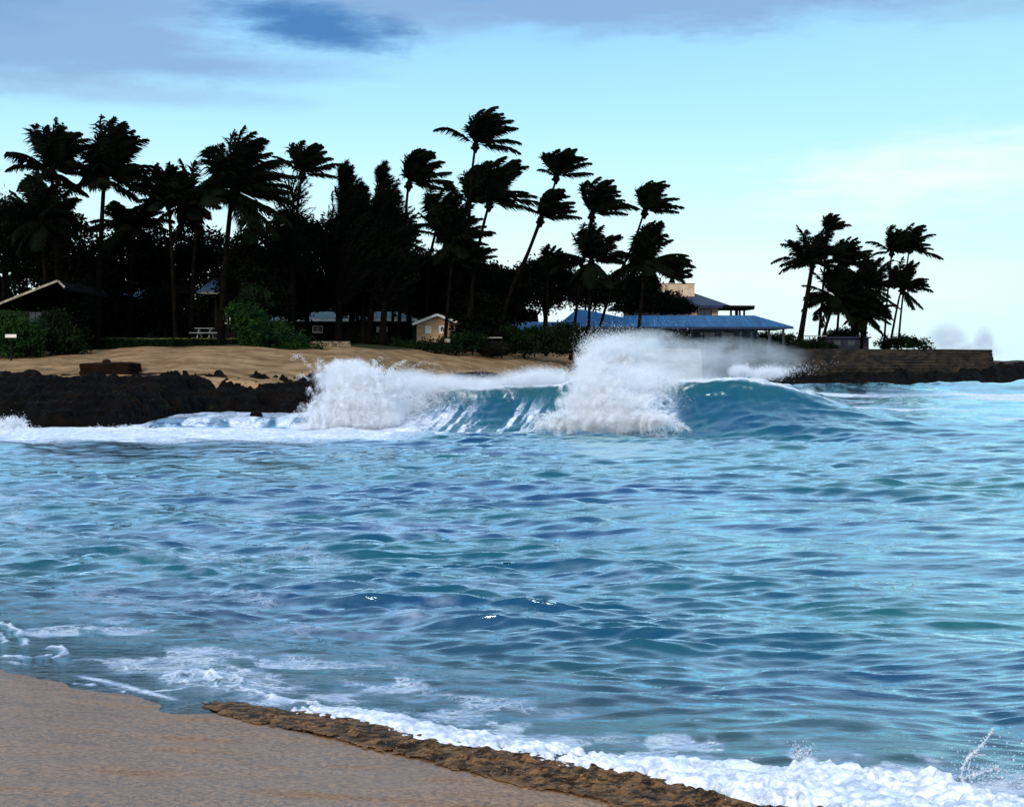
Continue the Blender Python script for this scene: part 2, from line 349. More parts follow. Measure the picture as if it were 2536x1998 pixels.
def sea(X, Y, dy):
    s = shore_s(X, Y)
    shore_fade = .10 + .90 * sm(s, 0.0, 5)
    Zc = np.zeros_like(X); DX = np.zeros_like(X); DY = np.zeros_like(X)
    gust = .55 + 1.0 * sm(fbm(X * .10 + 3, Y * .055, 3, 21), .3, .7)
    for lam, th, A, ph in comps:
        k = 2 * math.pi / lam
        kx, ky = k * math.sin(th), k * math.cos(th)
        att = np.clip((lam / dy - 2.0) / 2.2, 0, 1) if lam < 2.5 else 1.0
        if lam < 1.2: att = att * gust
        else: att = att * (.30 + .70 * sm(s, 2, 20))
        phi = kx * X + ky * Y + ph
        f_ = A * att
        Zc += f_ * np.cos(phi); q = .75 * f_
        DX -= q * math.sin(th) * np.sin(phi); DY -= q * math.cos(th) * np.sin(phi)
    Z = Zc * shore_fade; DX *= shore_fade; DY *= shore_fade
    # longer swell rolling in, bending across the bay
    sw = np.cos(2 * math.pi * (Y + .22 * X + .01 * X * X) / 13.5 + 1.0 + 1.6 * fbm(X * .06, Y * .06, 2, 33))
    Z += .10 * sw * sm(s, 5, 24) * (1 - sm(Y, 46, 52) * (1 - sm(Y, 70, 80)) * .7) * (.55 + .75 * sm(X, -4, 10))
    Z += .055 * np.cos(2 * math.pi * s / 3.3 + 1.1 * fbm(X * .3, Y * .3, 2, 12) * 4) * sm(s, .6, 4)
    # the breaker
    Xn = X + .35 * (fbm(X * .5, Y * .1, 3, 44) - .5)
    H = np.interp(Xn, WXc, WHc)
    H = H * (1 + .13 * (fbm(X * .9, 0 * Y, 3, 8) - .5) * sm(H, .5, 1.2))
    yc = crest_y(X) + .8 * (fbm(X * .30, 0 * X, 2, 9) - .5); d = Y - yc
    Lf = np.interp(X, [-8, 0, 7, 9, 14, 24], [3.8, 4.2, 4.8, 5.2, 5.8, 6])
    pf = np.interp(X, [-8, 0, 6, 9, 13, 18], [2.2, 2.4, 2.3, 2.0, 1.5, 1.2])
    front = np.clip(1 + d / Lf, 0, 1) ** pf; backp = np.exp(-(np.maximum(d, 0) / 3.6) ** 2) 
    prof = np.where(d < 0, front, backp)
    steep = sm(H, .6, 1.7)
    Z = Z * (1 - .55 * prof * steep) + H * prof - .22 * steep * np.exp(-((d + Lf + .6) / 1.6) ** 2)
    # ribs sucked up the concave face, slanting
    rib_u = X * 1.5 + d * .62 * np.interp(X, [-6, 2, 5, 9], [-1.0, -1.0, .3, .6])
    rib = (fbm(rib_u, d * .12, 3, 61) - .5)
    DY -= rib * 1.0 * prof ** .5 * (1 - prof) * 4 * .5 * steep * (d < 0) * np.interp(X, [-8, 5, 8, 16], [1, 1, .35, .3])
    lump = (fbm(X * .9, Y * .9, 4, 71) - .5)
    Z += lump * .45 * prof * (1 - .6 * prof) * sm(H, .3, 1.2) * np.interp(X, [4, 8, 20], [.15, 1, 1])
    over = steep * np.where(d < 0, sm(prof, .55, 1.0), np.exp(-(d / .8) ** 2))
    DY -= .45 * over * (H / 2)
    # second and third swells far out on the right
    far2 = 1.55 * np.exp(-((Y - (97 + .18 * X + 2.5 * fbm(X * .12, 0 * X, 2, 91))) / 4.0) ** 2) * np.exp(-((X - 17.5) / 4.8) ** 2) * (1 + .5 * (fbm(X * .8, Y * .2, 3, 92) - .5))
    far3 = (1.05 + .8 * (fbm(X * .16, 0 * X, 3, 95) - .5)) * np.exp(-((Y - (126 + .12 * X)) / 6.0) ** 2) * sm(X, 14, 24) * (1 + .25 * (fbm(X * .9, Y * .3, 3, 97) - .5))
    Z += far2 + far3 + .25 * (fbm(X * .4, Y * .25, 4, 99) - .5) * sm(Y, 66, 80)
    # reef ledge with water pouring over it
    lx = sm(X, -16.6, -15.4) * (1 - sm(X, -8.6, -7.2)); ly_edge = 61.2 + 1.1 * (fbm(X * 1.1, 0 * X, 3, 55) - .5) - .05 * (X + 12)
    lz = .36 * lx * sm(Y, ly_edge, ly_edge + 1.1) * (1 - sm(Y, 73, 76))
    Z = Z * (1 - .7 * lx * (lz > .02)) + lz + lz * .35 * (fbm(X * 1.8, Y * .5, 4, 57) - .5)
    # ---------------- foam
    fo = np.zeros_like(X)
    n1 = fbm(X * .5, Y * .35, 4, 101); n2 = fbm(X * 1.3, Y * .5, 4, 107)
    left = 1 - sm(X, -8, 3)
    fo = np.maximum(fo, sm(Y, 43 + 4 * n1, 54) * (1 - sm(Y, 66, 70)) * (1 - sm(X, -6.5, -1.5 + 2 * n2)) * .98 * (1 - .85 * sm(X, -16.6, -15.4) * (1 - sm(X, -8.6, -7.2)) * sm(Y, 60.0, 61.2)))
    fo = np.maximum(fo, .34 * sm(fbm(X * .33 + .2 * Y, Y * .16, 5, 151), .40, .70) * sm(Y, 30, 46) * left)
    fo = np.maximum(fo, .30 * sm(n1, .3, .6) * sm(-X - .25 * (Y - 14), -1.5, 3) * (1 - sm(s, 7, 13)) * sm(s, .5, 2))
    fo = np.maximum(fo, lx * (lz > .01) * (.12 + .62 * sm(fbm(X * 1.5, Y * .35, 4, 59), .40, .62)) * (1 - 0 * X))
    fo = np.maximum(fo, lx * (lz > .2) * .55 * sm(Y, ly_edge + .9, ly_edge + 2))
    # crest foam, foam behind the lip
    cf = steep * sm(prof, .93, 1.0) * (d < .6) + steep * (d >= 0) * .5 * sm(n2, .4, .6)
    fo = np.maximum(fo, np.clip(cf, 0, 1) * .9)
    mid = np.exp(-((X - 4.7) / 2.0) ** 4)
    fo = np.maximum(fo, mid * sm(prof, .05, .28) * .85 * (d < 0))
    fo = np.maximum(fo, sm(X, -9, -7) * (1 - sm(X, -5.2, -3.9 + 1.0 * prof)) * sm(prof, .02, .2))
    fo = np.maximum(fo, .72 * sm(X, -5.5, -3.5) * (1 - sm(X, 1.5, 3.5)) * (1 - sm(prof, .25, .95)) * (d < 0) * (d > -7.5) * sm(fbm(rib_u * 2.4, d * .25, 3, 62), .44, .60))
    fo = np.maximum(fo, .0 * sm(X, 6.5, 7.5) * (1 - sm(X, 16, 20)) * (d < 0) * (d > -9) * sm(fbm(X * 1.1 + d * 1.3, d * .5 - X * .2, 5, 63), .55, .68))
    # trailing foam bands behind the big wave, right
    fo = np.maximum(fo, .95 * sm(X, 12.5, 17) * sm(fbm(X * .09, Y * .22, 4, 120), .44, .60) * sm(Y, 63, 70) * (1 - sm(Y, 105, 116)))
    fo = np.maximum(fo, .95 * sm(X, 13, 19) * np.exp(-((Y - (114 + .06 * X + 3 * n1)) / 5.0) ** 2))
    fo = np.maximum(fo, .9 * sm(far2, 1.0, 1.5)); fo = np.maximum(fo, .75 * sm(far3, 1.28, 1.45) * sm(n2, .35, .6))
    fo = np.maximum(fo, .9 * np.exp(-((Y - coast(X) + 2) / 3.0) ** 2) * sm(n2, .3, .55) * (X > -9))
    f1 = np.interp(X, [-2.6, -1.6, -.8, 0, 1, 2, 3.5], [.6, .7, .75, .95, 1.2, 1.6, 1.8])
    fo = np.maximum(fo, .66 * sm(X, -3, -2) * sm(s, f1 - .5, f1 - .1) * (1 - sm(s, f1 + .1, f1 + 1.0)) * sm(fbm(X * 2.6, Y * 2.6, 5, 137), .36, .62))
    # near shore edge lines
    wob = .35 * (fbm(X * 1.0, Y * 1.0, 3, 130) - .5)
    fo = np.maximum(fo, .78 * np.exp(-((s - .12 - wob * .6) / .07) ** 2) * sm(fbm(X * 1.4, Y * .8, 2, 131), .3, .55))
    fo = np.maximum(fo, .58 * sm(fbm(X * 1.7 + .8 * Y, Y * 1.9, 5, 133), .44, .66) * sm(s, .1, .6) * (1 - sm(s, 1.2, 3.8)) * (1 - .3 * sm(X, -1, 1)))
    fo = np.maximum(fo, .40 * sm(fbm(X * .8 + .4 * Y + 5, Y * .5 - .2 * X, 5, 135), .42, .72) * sm(s, 1, 3) * (1 - sm(s, 9, 18)) * (1 - .6 * sm(X, -2, 4)))
    swash = .016 + .055 * (fbm(X * .9 - .7 * Y, 0 * X, 4, 143) - .5) * (1 - sm(s, .5, 2.5)) - .036 * sm(X, -2.7, -2.2) * (1 - sm(s, .2, .9))
    Z = Z * sm(s, -.3, 2.0) + swash * (1 - sm(s, -.15, 1.5)) 
    def wxy(px, py):
        Yp = 2.78 * F / (py - HY); return (px - HX) / F * Yp, Yp
    nf = (s < 4.5) & (X < 0) & (s > -.6)
    jx = .10 * (fbm(X * 4, Y * 4, 3, 145) - .5); jy = .16 * (fbm(X * 4, Y * 4, 3, 146) - .5)
    for pl, wd0 in LOOPS:
        q = [wxy(*p) for p in pl]
        for (x0_, y0_), (x1_, y1_) in zip(q, q[1:]):
            dx, dy_ = x1_ - x0_, y1_ - y0_; t_ = np.clip(((X - x0_) * dx + (Y - y0_) * dy_) / (dx * dx + dy_ * dy_), 0, 1)
            dd_ = np.hypot(X + jx - x0_ - t_ * dx, (Y + jy - y0_ - t_ * dy_) * .45)
            fo = np.maximum(fo, nf * (1.0 - .75 * dd_ / wd0) * (dd_ < wd0 * 1.2)); Z = Z + nf * .5 * wd0 * np.exp(-(dd_ / wd0 * 1.3) ** 2) * (wd0 > .028) * sm(s, .0, .3)
    crest = np.clip(np.clip(prof, 0, 1) ** 1.7 * steep * (d < .8), 0, 1) * np.interp(X, [4, 8, 12], [1, .8, .5])
    murk = (1 - sm(s, .3, 5.0)) * .9
    return X + DX, Y + DY, Z, np.clip(fo, 0, 1), crest, murk
def rows(y0, y1, dens):      # cumulative spacing
    y = [y0]
    while y[-1] < y1: y.append(y[-1] + dens(y[-1]))
    return np.array(y)
def dens(y):
    d = max(.022, .0022 * (y + 2)) * 1.15
    if y > 22: d = .0032 * y
    if 49 < y < 67: d = .105
    if 67 <= y < 74: d = .25
    if y >= 74: d = .0055 * y
    if y > 150: d = .03 * y
    return d
yw = np.concatenate([rows(7.0, 260, dens), [400, 900, 2500, 6000]])
tw = np.linspace(-1, 1, 1300); tw = .80 * (.62 * tw + .38 * tw ** 3)
YW, TW = np.meshgrid(yw, tw, indexing='ij'); XW = TW * (YW + 8)
DYW = np.broadcast_to(np.maximum(np.gradient(yw)[:, None], np.gradient(tw)[None, :] * (YW + 8) * .6), YW.shape)
xs, ys2, zs, foam, crest, murk = sea(XW, YW, DYW)
depth = np.clip(zs - ground_z(xs, ys2), 0, 20)
m = M('sea_water')
fo = m.attr('foam'); cr_ = m.attr('crest'); dp = m.attr('depth'); mk = m.attr('murk')
r1 = m.noise(2.6, (.55, 1.6, 1), 5, .62, R(6)); r2 = m.noise(11, (.5, 1.5, 1), 4, .6, R(-8)); r3 = m.noise(.9, (.5, 1.4, 1), 3, .5, R(10))
hgt = m.math('ADD', m.math('MULTIPLY', r1, 1.0), m.math('MULTIPLY', r2, .30)); hgt = m.math('ADD', hgt, m.math('MULTIPLY', r3, 1.6))
nrm = m.bump(hgt, .6, .036)
big = m.noise(.13, (.45, 1.4, 1), 4, .6); big = m.sstep(big, .38, .64)
deep = m.mix(big, (.0, .030, .115), (.0, .072, .088))
deep = m.mix(m.math('MULTIPLY', mk, .6), deep, (.085, .125, .11))
deep = m.mix(m.math('MULTIPLY', cr_, .75), deep, (.0, .125, .16))
body = m.shader('ShaderNodeBsdfDiffuse', deep, normal=nrm)
tr = m.shader('ShaderNodeBsdfTranslucent', (.03, .50, .50), normal=nrm)
body = m.mixs(m.math('MULTIPLY', cr_, .55), body, tr)
shallow = m.shader('ShaderNodeBsdfTransparent', (.70, .66, .52))
dens_ = m.math('SUBTRACT', 1.0, m.math('POWER', 2.718, m.math('MULTIPLY', dp, -3.6)))
body = m.mixs(dens_, shallow, body)
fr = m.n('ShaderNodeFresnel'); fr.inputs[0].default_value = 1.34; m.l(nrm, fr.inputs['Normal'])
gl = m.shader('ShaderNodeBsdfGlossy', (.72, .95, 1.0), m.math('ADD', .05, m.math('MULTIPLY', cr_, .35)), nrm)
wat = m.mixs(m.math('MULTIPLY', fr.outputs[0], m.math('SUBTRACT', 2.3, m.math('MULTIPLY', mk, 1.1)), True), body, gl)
fn = m.math('ADD', m.math('MULTIPLY', m.noise(1.7, (.7, 1.3, 1), 6, .68, dist=1.2), .65), m.math('MULTIPLY', m.noise(9, (.8, 1.2, 1), 4, .65), .35))
thr = m.math('SUBTRACT', .82, m.math('MULTIPLY', fo, .58))
fmask = m.sstep(m.math('SUBTRACT', fn, thr), -.05, .14)
fmask = m.math('MULTIPLY', fmask, m.sstep(fo, .02, .2))
fmask = m.math('MULTIPLY', fmask, m.sstep(fo, .2, .85, .30, 1.0))
foamc = m.mix(m.sstep(m.noise(5, detail=5), .35, .65), (.48, .56, .72), (.76, .80, .88))
veil = m.math('MULTIPLY', m.sstep(fo, .05, .5), m.sstep(m.noise(3.2, (.6, 1.7, 1), 6, .7, R(5)), .38, .68, .0, .48))
veil = m.math('MULTIPLY', veil, m.math('SUBTRACT', 1.0, m.math('MULTIPLY', cr_, .5)))
wat = m.mixs(veil, wat, m.shader('ShaderNodeBsdfDiffuse', (.38, .50, .70), normal=nrm))
l1 = m.math('ABSOLUTE', m.math('SUBTRACT', m.noise(2.3, (.8, 1.25, 1), 4, .6, dist=1.5), .5)); l2 = m.math('ABSOLUTE', m.math('SUBTRACT', m.noise(5.5, (.8, 1.25, 1), 3, .6, dist=1.0), .5))
lace = m.math('MAXIMUM', m.sstep(l1, .040, .012), m.sstep(l2, .035, .010, 0, .7))
lace = m.math('MULTIPLY', lace, m.math('MULTIPLY', m.sstep(fo, .30, .55), .75))
fmask = m.math('MAXIMUM', fmask, lace)
fsh = m.shader('ShaderNodeBsdfDiffuse', foamc, normal=m.bump(m.noise(6, detail=6, rough=.7), .8, .10))
water_m = m.done(m.mixs(fmask, wat, fsh))
V = np.stack([xs, ys2, zs], -1).reshape(-1, 3); Fq = grid_faces(*XW.shape)
keep = (shore_s(xs, ys2) > -.6).ravel(); gb = (depth > -0.5).ravel()
buried = (zs < ground_z(xs, ys2) - .5).ravel()
kf = keep[Fq].any(1) & ~buried[Fq].all(1)
Fq = Fq[kf]
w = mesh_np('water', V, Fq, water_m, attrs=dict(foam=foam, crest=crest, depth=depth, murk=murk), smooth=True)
tag(w, kind='structure')
# ------------------------------------------------------------------ reef shelf and rocks
rock_m = M('lava_rock')
f1 = rock_m.noise(.9, (1, 1, 2.2), 6, .65); f2 = rock_m.noise(6, (1, 1, 2), 5, .7)
rc = rock_m.mix(rock_m.sstep(f1, .45, .72), (.0015, .0013, .0013), (.0065, .0035, .0022))
rc = rock_m.mix(rock_m.sstep(rock_m.noise(1.7, detail=5), .62, .70, 0, .7), rc, (.016, .018, .005))
rock_m = rock_m.done(rock_m.shader('ShaderNodeBsdfPrincipled', rc, .75, rock_m.bump(rock_m.math('ADD', f1, rock_m.math('MULTIPLY', f2, .4)), .9, .18), Specular_IOR_Level=.06))
brown_rock = simple('brown_boulder', (.003, .002, .0015), (.016, .007, .0032), 1.1, .85, (1, 1, 1), .8, .08)
xr = np.linspace(-44, -5, 430); yr = np.linspace(58, 86, 330)
XR, YR = np.meshgrid(xr, yr)
edge = np.interp(XR, [-44, -24, -20, -17.2, -15.2, -9, -5], [62, 61.5, 60.6, 60.6, 69.2, 69, 72]) + 1.6 * (fbm(XR * .55, YR * .1, 4, 201) - .5)
dr = YR - edge
zr = np.interp(dr, [-3, 0, .35, 2.5, 8, 14, 17.5, 20], [-1.6, -.3, .55, 1.0, 1.6, 2.2, 2.3, .4]) * np.interp(XR, [-9, -6], [1, .6])
rid = 1 - np.abs(2 * fbm(XR * .5, YR * .7, 5, 210) - 1)
zr += (rid - .75) * 1.25 * sm(dr, 0, 1) + (fbm(XR * 1.9, YR * 1.9, 4, 215) - .5) * .8 * sm(dr, -.2, .5)
tq = zr / .34; zr = zr * .68 + .32 * .34 * (np.floor(tq) + sm(tq - np.floor(tq), .55, .95)) * 1.0
zr = np.where(dr > 12, np.minimum(zr, ground_z(XR, YR) + .28 * (fbm(XR * .5, YR * .5, 4, 219) - .42)), zr)
o = mesh_np('rock_shelf', np.stack([XR, YR, zr], -1).reshape(-1, 3), grid_faces(*XR.shape)[:, ::1], rock_m, smooth=False); tag(o, kind='structure')
def boulder(name, label, px, py0, py1, pxw, Y, mat, boxy=0., seed=1, cat='boulder', depth=None, parent=None, group=None):
    import bmesh
    bm = bmesh.new(); bmesh.ops.create_icosphere(bm, subdivisions=5, radius=1)
    rx = pxw / F * Y / 2; z1 = WZ(py0, Y); z0 = WZ(py1, Y); rz = (z1 - z0) / 2; ry = depth or rx * .8
    cs = np.array([v.co[:] for v in bm.verts])
    mx = np.abs(cs).max(1, keepdims=True); cube = cs / mx
    cs = cs * (1 - boxy) + cube * boxy * .92
    nn_ = 1 + .22 * (fbm(cs[:, 0] * 1.6 + seed, cs[:, 2] * 1.6 + cs[:, 1] * 1.3, 5, seed) - .5) * 2 * .6 + .10 * (fbm(cs[:, 0] * 7, cs[:, 2] * 7 + cs[:, 1] * 5, 3, seed + 3) - .5)
    cs *= nn_[:, None]
    for v, c_ in zip(bm.verts, cs): v.co = (c_[0] * rx, c_[1] * ry, c_[2] * rz * 1.02)
    me = bpy.data.meshes.new(name); bm.to_mesh(me); bm.free(); me.materials.append(mat)
    o = bpy.data.objects.new(name, me); col.objects.link(o); o.location = (WX(px, Y), Y, (z0 + z1) / 2)
    if parent: o.parent = parent
    else: tag(o, label, cat, group)
    return o
boulder('boulder', 'large flat-topped brown boulder on the sand behind the rock shelf', 274, 896, 948, 152, 79, brown_rock, .75, 5)
boulder('boulder', 'small dark rock perched on top of the flat-topped boulder', 264, 889, 901, 20, 78.6, brown_rock, .1, 9)
boulder('boulder', 'round dark boulder lying alone on the sand at far left', 77, 915, 950, 54, 78, rock_m, .1, 14)
boulder('boulder', 'black pointed rock standing in the white water pouring off the reef', 634, 1017, 1056, 34, 63.5, rock_m, .2, 21)
boulder('boulder', 'long low dark rock in front of the middle of the far beach', 1180, 921, 942, 120, 84, rock_m, .2, 31, group=None)
boulder('boulder', 'low dark rock beside the white splash at the foot of the beach', 960, 925, 948, 110, 80, rock_m, .2, 37)
boulder('boulder', 'big dark boulder under the shrubs at the top of the beach', 1222, 846, 882, 84, 113, rock_m, .3, 41)
boulder('boulder', 'small grey stone half buried among the beach shrubs', 1108, 838, 850, 16, 111, simple('grey_stone', (.10, .10, .09), (.22, .21, .18), 2), .2, 43)

# ------------------------------------------------------------------ vegetation builders
WIND = np.array([1.0, .12, 0.0])
def nrmz(v): return v / (np.linalg.norm(v, axis=-1, keepdims=True) + 1e-9)
def fronds(rs, head, n, length, wind=1.0, el=(-25, 85), az=None, grav=.55, width=1.0, specs=(), nl=44):
    V = []; Fc = []; b = 0
    lst = [(rs.uniform(0, 360) if az is None else rs.uniform(*az), el[0] + (el[1] - el[0]) * rs.rand() ** .75, length * rs.uniform(.8, 1.12), wind, grav) for _ in range(n)]
    lst += [(a_, e_, l_ * length, w_, g_) for a_, e_, l_, w_, g_ in specs]
    for az_, el_, ln, wd, gr in lst:
        a_ = R(az_); e_ = R(el_)
        d = np.array([math.sin(a_) * math.cos(e_), math.cos(a_) * math.cos(e_), math.sin(e_)])
        if d[0] < 0 and wd > .5: d = nrmz(d + np.array([.25 * wd, 0, .35 * wd]))
        p = np.array(head, float); st = 16; pts = [p]; ds = [d]
        for i in range(st):
            t = (i + 1) / st
            d = nrmz(d + (WIND * wd * (.015 + .19 * t * t) + np.array([0, 0, -1]) * gr * (.02 + .20 * t * t)))
            p = p + d * ln / st; pts.append(p); ds.append(d)
        pts = np.array(pts); ds = np.array(ds)
        # rachis: thin three sided tube
        u = nrmz(np.cross(ds, [0.1, 1, .2])); w_ = np.cross(ds, u)
        rr = np.linspace(.045, .008, st + 1)[:, None]
        ring = np.stack([pts + u * rr, pts + (-.5 * u + .87 * w_) * rr, pts + (-.5 * u - .87 * w_) * rr], 1)
        V.append(ring.reshape(-1, 3))
        for i in range(st):
            for k in range(3): Fc.append((b + i * 3 + k, b + i * 3 + (k + 1) % 3, b + i * 3 + 3 + (k + 1) % 3, b + i * 3 + 3 + k))
        b += 3 * (st + 1)
        tt = np.repeat(np.linspace(.14, .995, nl), 2); side = np.tile([1, -1], nl)[:, None]
        tt = np.clip(tt + rs.normal(0, .006, 2 * nl), 0.1, .999)
        fi = tt * st; i0 = fi.astype(int); fr_ = (fi - i0)[:, None]
        P = pts[i0] * (1 - fr_) + pts[i0 + 1] * fr_; D = nrmz(ds[i0])
        sd = nrmz(np.cross(D, [0, 0, 1.0]) + rs.normal(0, .08, (2 * nl, 3)))
        L_ = ln * .31 * (np.sin(np.pi * np.clip(tt * .86 + .16, 0, 1)) ** .6)[:, None] * rs.uniform(.75, 1.1, (2 * nl, 1))
        d1 = nrmz(sd * side * .75 + D * .65 + WIND * .35 * wd + np.array([0, 0, -.25]) + rs.normal(0, .07, (2 * nl, 3)))
        d2 = nrmz(d1 + WIND * .55 * wd + np.array([0, 0, -.5]) + rs.normal(0, .07, (2 * nl, 3)))
        wv = nrmz(np.cross(d1, np.array([.2, 1, .3]))) * .055 * width
        Q = np.stack([P + wv * .8, P - wv * .8, P + d1 * L_ * .5 - wv, P + d1 * L_ * .5 + wv, P + d1 * L_ * .5 + d2 * L_ * .5 - wv * .15, P + d1 * L_ * .5 + d2 * L_ * .5 + wv * .15], 1)
        V.append(Q.reshape(-1, 3)); q = b + 6 * np.arange(2 * nl)
        for k in q: Fc.append((k, k + 1, k + 2, k + 3)); Fc.append((k + 3, k + 2, k + 4, k + 5))
        b += 12 * nl
    return np.concatenate(V), np.array(Fc)
def leaf_cloud(rs, blobs, n, size, wind=.3):
    # blobs: (cx,cy,cz,rx,ry,rz); leaves gathered in tufts spread through the blob volumes
    vol = np.array([b_[3] * b_[4] * b_[5] for b_ in blobs]) ** .8; vol /= vol.sum()
    P = []
    for b_, fr_ in zip(blobs, vol):
        nb = int(n * fr_); tuft = max(10, nb // 26)
        d = nrmz(rs.normal(size=(tuft, 3))); r = rs.uniform(.05, 1, (tuft, 1)) ** .42
        c_ = np.array(b_[:3]) + d * r * np.array(b_[3:]) * (.80 + .34 * rs.rand(tuft, 1))
        k = rs.randint(0, tuft, nb); s_ = size * rs.uniform(.9, 2.3, (tuft, 1))[k]
        P.append(c_[k] + rs.normal(size=(nb, 3)) * s_ * np.array([1, 1, .6]))
    P = np.concatenate(P); n = len(P)
    a_ = nrmz(rs.normal(size=(n, 3)) + WIND * wind * 2); b2 = nrmz(np.cross(a_, rs.normal(size=(n, 3))))
    s = size * rs.uniform(.5, 1.1, (n, 1))
    Q = np.stack([P - a_ * s, P + b2 * s * .45, P + a_ * s, P - b2 * s * .45], 1)
    return Q.reshape(-1, 3), np.arange(4 * n).reshape(n, 4)
def trunk_obj(pts, r0, r1, mat, parent, loc, extra=(), n=9):
    mb = MB(); k = len(pts); P = []
    # smooth through the points
    for i in range(k - 1):
        p0 = pts[max(i - 1, 0)]; p1 = pts[i]; p2 = pts[i + 1]; p3 = pts[min(i + 2, k - 1)]
        for t in np.linspace(0, 1, 7)[:-1]:
            P.append([.5 * ((2 * b_) + (-a_ + c_) * t + (2 * a_ - 5 * b_ + 4 * c_ - d_) * t * t + (-a_ + 3 * b_ - 3 * c_ + d_) * t ** 3) for a_, b_, c_, d_ in zip(p0, p1, p2, p3)])
    P.append(list(pts[-1])); m_ = len(P)
    rad = [r0 * (1 + .7 * math.exp(-i * .9)) * (1 - i / (m_ - 1)) + r1 * i / (m_ - 1) for i in range(m_)]
    mb.tube([[a_ - b_ for a_, b_ in zip(p, loc)] for p in P], rad, n)
    for e_, ra, rb in extra:
        mb.tube([[a_ - b_ for a_, b_ in zip(p, loc)] for p in e_], [ra + (rb - ra) * i / (len(e_) - 1) for i in range(len(e_))], 6)
    return mb.build('trunk', mat, parent, True)
def palm(label, head, base, Y, ln, n=24, wind=1.0, el=(-20, 88), via=None, specs=(), group=None, r=.17, grav=.5, seed=1, basez=None, az=None):
    rs = np.random.RandomState(seed); H = W(head[0], head[1], Y); bx = WX(base, Y); bz = gz(bx, Y) - .3 if basez is None else basez
    loc = (bx, Y, bz); pts = [loc]
    if via: pts += [W(v[0], v[1], Y) for v in via]
    else:
        pts.append((bx + (H[0] - bx) * .42, Y, bz + (H[2] - bz) * .5))
    pts.append(H)
    t = empty('palm_tree', loc, label, 'palm tree', group)
    trunk_obj(pts, r, r * .62, bark, t, loc)
    Hd = np.array([0, 0, 0])
    V_, F_ = fronds(rs, np.array(H) - np.array(loc), int(n * 1.25), ln * 1.1, wind, el, az, grav, 1.05, specs)
    # fibrous heart and coconuts under the crown
    cr_o = mesh_np('crown', V_, F_, palm_leaf, t)
    mb = MB(); hh = np.array(H) - np.array(loc)
    mb.tube([hh + (0, 0, -.7), hh + (0, 0, -.35), hh + (0.02, 0, 0), hh + (.08, 0, .35)], [r * .62, .26, .30, .10], 8)
    for k in range(5):
        a_ = k * 1.3 + seed; c_ = hh + np.array([.3 * math.cos(a_), .3 * math.sin(a_), -.25])
        mb.tube([c_ + (0, 0, -.13), c_ + (0, 0, -.05), c_ + (0, 0, .07), c_ + (0, 0, .13)], [.04, .11, .11, .04], 6)
    mb.build('coconut_cluster', dark_bark, t, True)
    return t
GP = 'windblown palms behind the beach'; GR = 'palms on the point'
SP = [(-95, 20, 1.0, .1, .75), (-80, -5, .9, .1, .8)]
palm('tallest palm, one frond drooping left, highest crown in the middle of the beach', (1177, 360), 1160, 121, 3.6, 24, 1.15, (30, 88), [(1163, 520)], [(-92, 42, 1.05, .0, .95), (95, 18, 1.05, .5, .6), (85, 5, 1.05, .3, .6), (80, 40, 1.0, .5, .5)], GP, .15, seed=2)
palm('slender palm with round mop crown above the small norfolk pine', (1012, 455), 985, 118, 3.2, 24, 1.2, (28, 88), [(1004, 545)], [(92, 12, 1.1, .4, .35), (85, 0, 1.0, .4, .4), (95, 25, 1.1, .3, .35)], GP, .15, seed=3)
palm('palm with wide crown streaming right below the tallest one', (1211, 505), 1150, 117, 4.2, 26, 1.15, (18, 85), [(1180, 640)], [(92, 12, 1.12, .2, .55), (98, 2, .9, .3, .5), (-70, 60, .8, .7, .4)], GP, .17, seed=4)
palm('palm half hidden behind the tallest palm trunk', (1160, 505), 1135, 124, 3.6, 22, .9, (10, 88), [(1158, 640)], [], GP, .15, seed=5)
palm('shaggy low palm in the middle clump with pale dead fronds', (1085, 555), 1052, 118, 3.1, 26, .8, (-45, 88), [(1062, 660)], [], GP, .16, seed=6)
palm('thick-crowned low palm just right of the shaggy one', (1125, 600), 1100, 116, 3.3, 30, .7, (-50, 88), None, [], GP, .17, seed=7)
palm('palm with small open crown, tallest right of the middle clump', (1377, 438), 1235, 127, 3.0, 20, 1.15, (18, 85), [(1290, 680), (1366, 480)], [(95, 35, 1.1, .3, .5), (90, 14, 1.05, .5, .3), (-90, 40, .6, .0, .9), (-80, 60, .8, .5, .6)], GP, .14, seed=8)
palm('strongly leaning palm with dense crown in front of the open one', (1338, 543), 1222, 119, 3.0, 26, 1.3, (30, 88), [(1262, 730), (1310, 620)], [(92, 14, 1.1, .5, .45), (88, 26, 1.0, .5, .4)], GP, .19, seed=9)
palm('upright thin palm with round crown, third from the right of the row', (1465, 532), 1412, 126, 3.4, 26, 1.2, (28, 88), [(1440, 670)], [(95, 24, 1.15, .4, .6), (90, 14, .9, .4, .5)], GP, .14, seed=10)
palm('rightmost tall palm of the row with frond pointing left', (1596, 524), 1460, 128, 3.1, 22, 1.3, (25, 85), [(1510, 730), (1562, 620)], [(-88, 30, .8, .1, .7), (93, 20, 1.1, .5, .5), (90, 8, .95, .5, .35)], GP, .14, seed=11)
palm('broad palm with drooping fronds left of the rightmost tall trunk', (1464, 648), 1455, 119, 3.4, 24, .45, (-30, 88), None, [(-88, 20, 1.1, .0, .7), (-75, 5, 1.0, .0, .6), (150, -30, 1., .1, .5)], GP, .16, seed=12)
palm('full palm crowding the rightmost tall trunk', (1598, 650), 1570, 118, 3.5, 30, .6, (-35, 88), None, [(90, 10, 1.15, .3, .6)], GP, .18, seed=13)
palm('low palm above the tan chimney block', (1664, 694), 1650, 158, 2.6, 22, .7, (14, 80), None, [], GP, .15, seed=14)
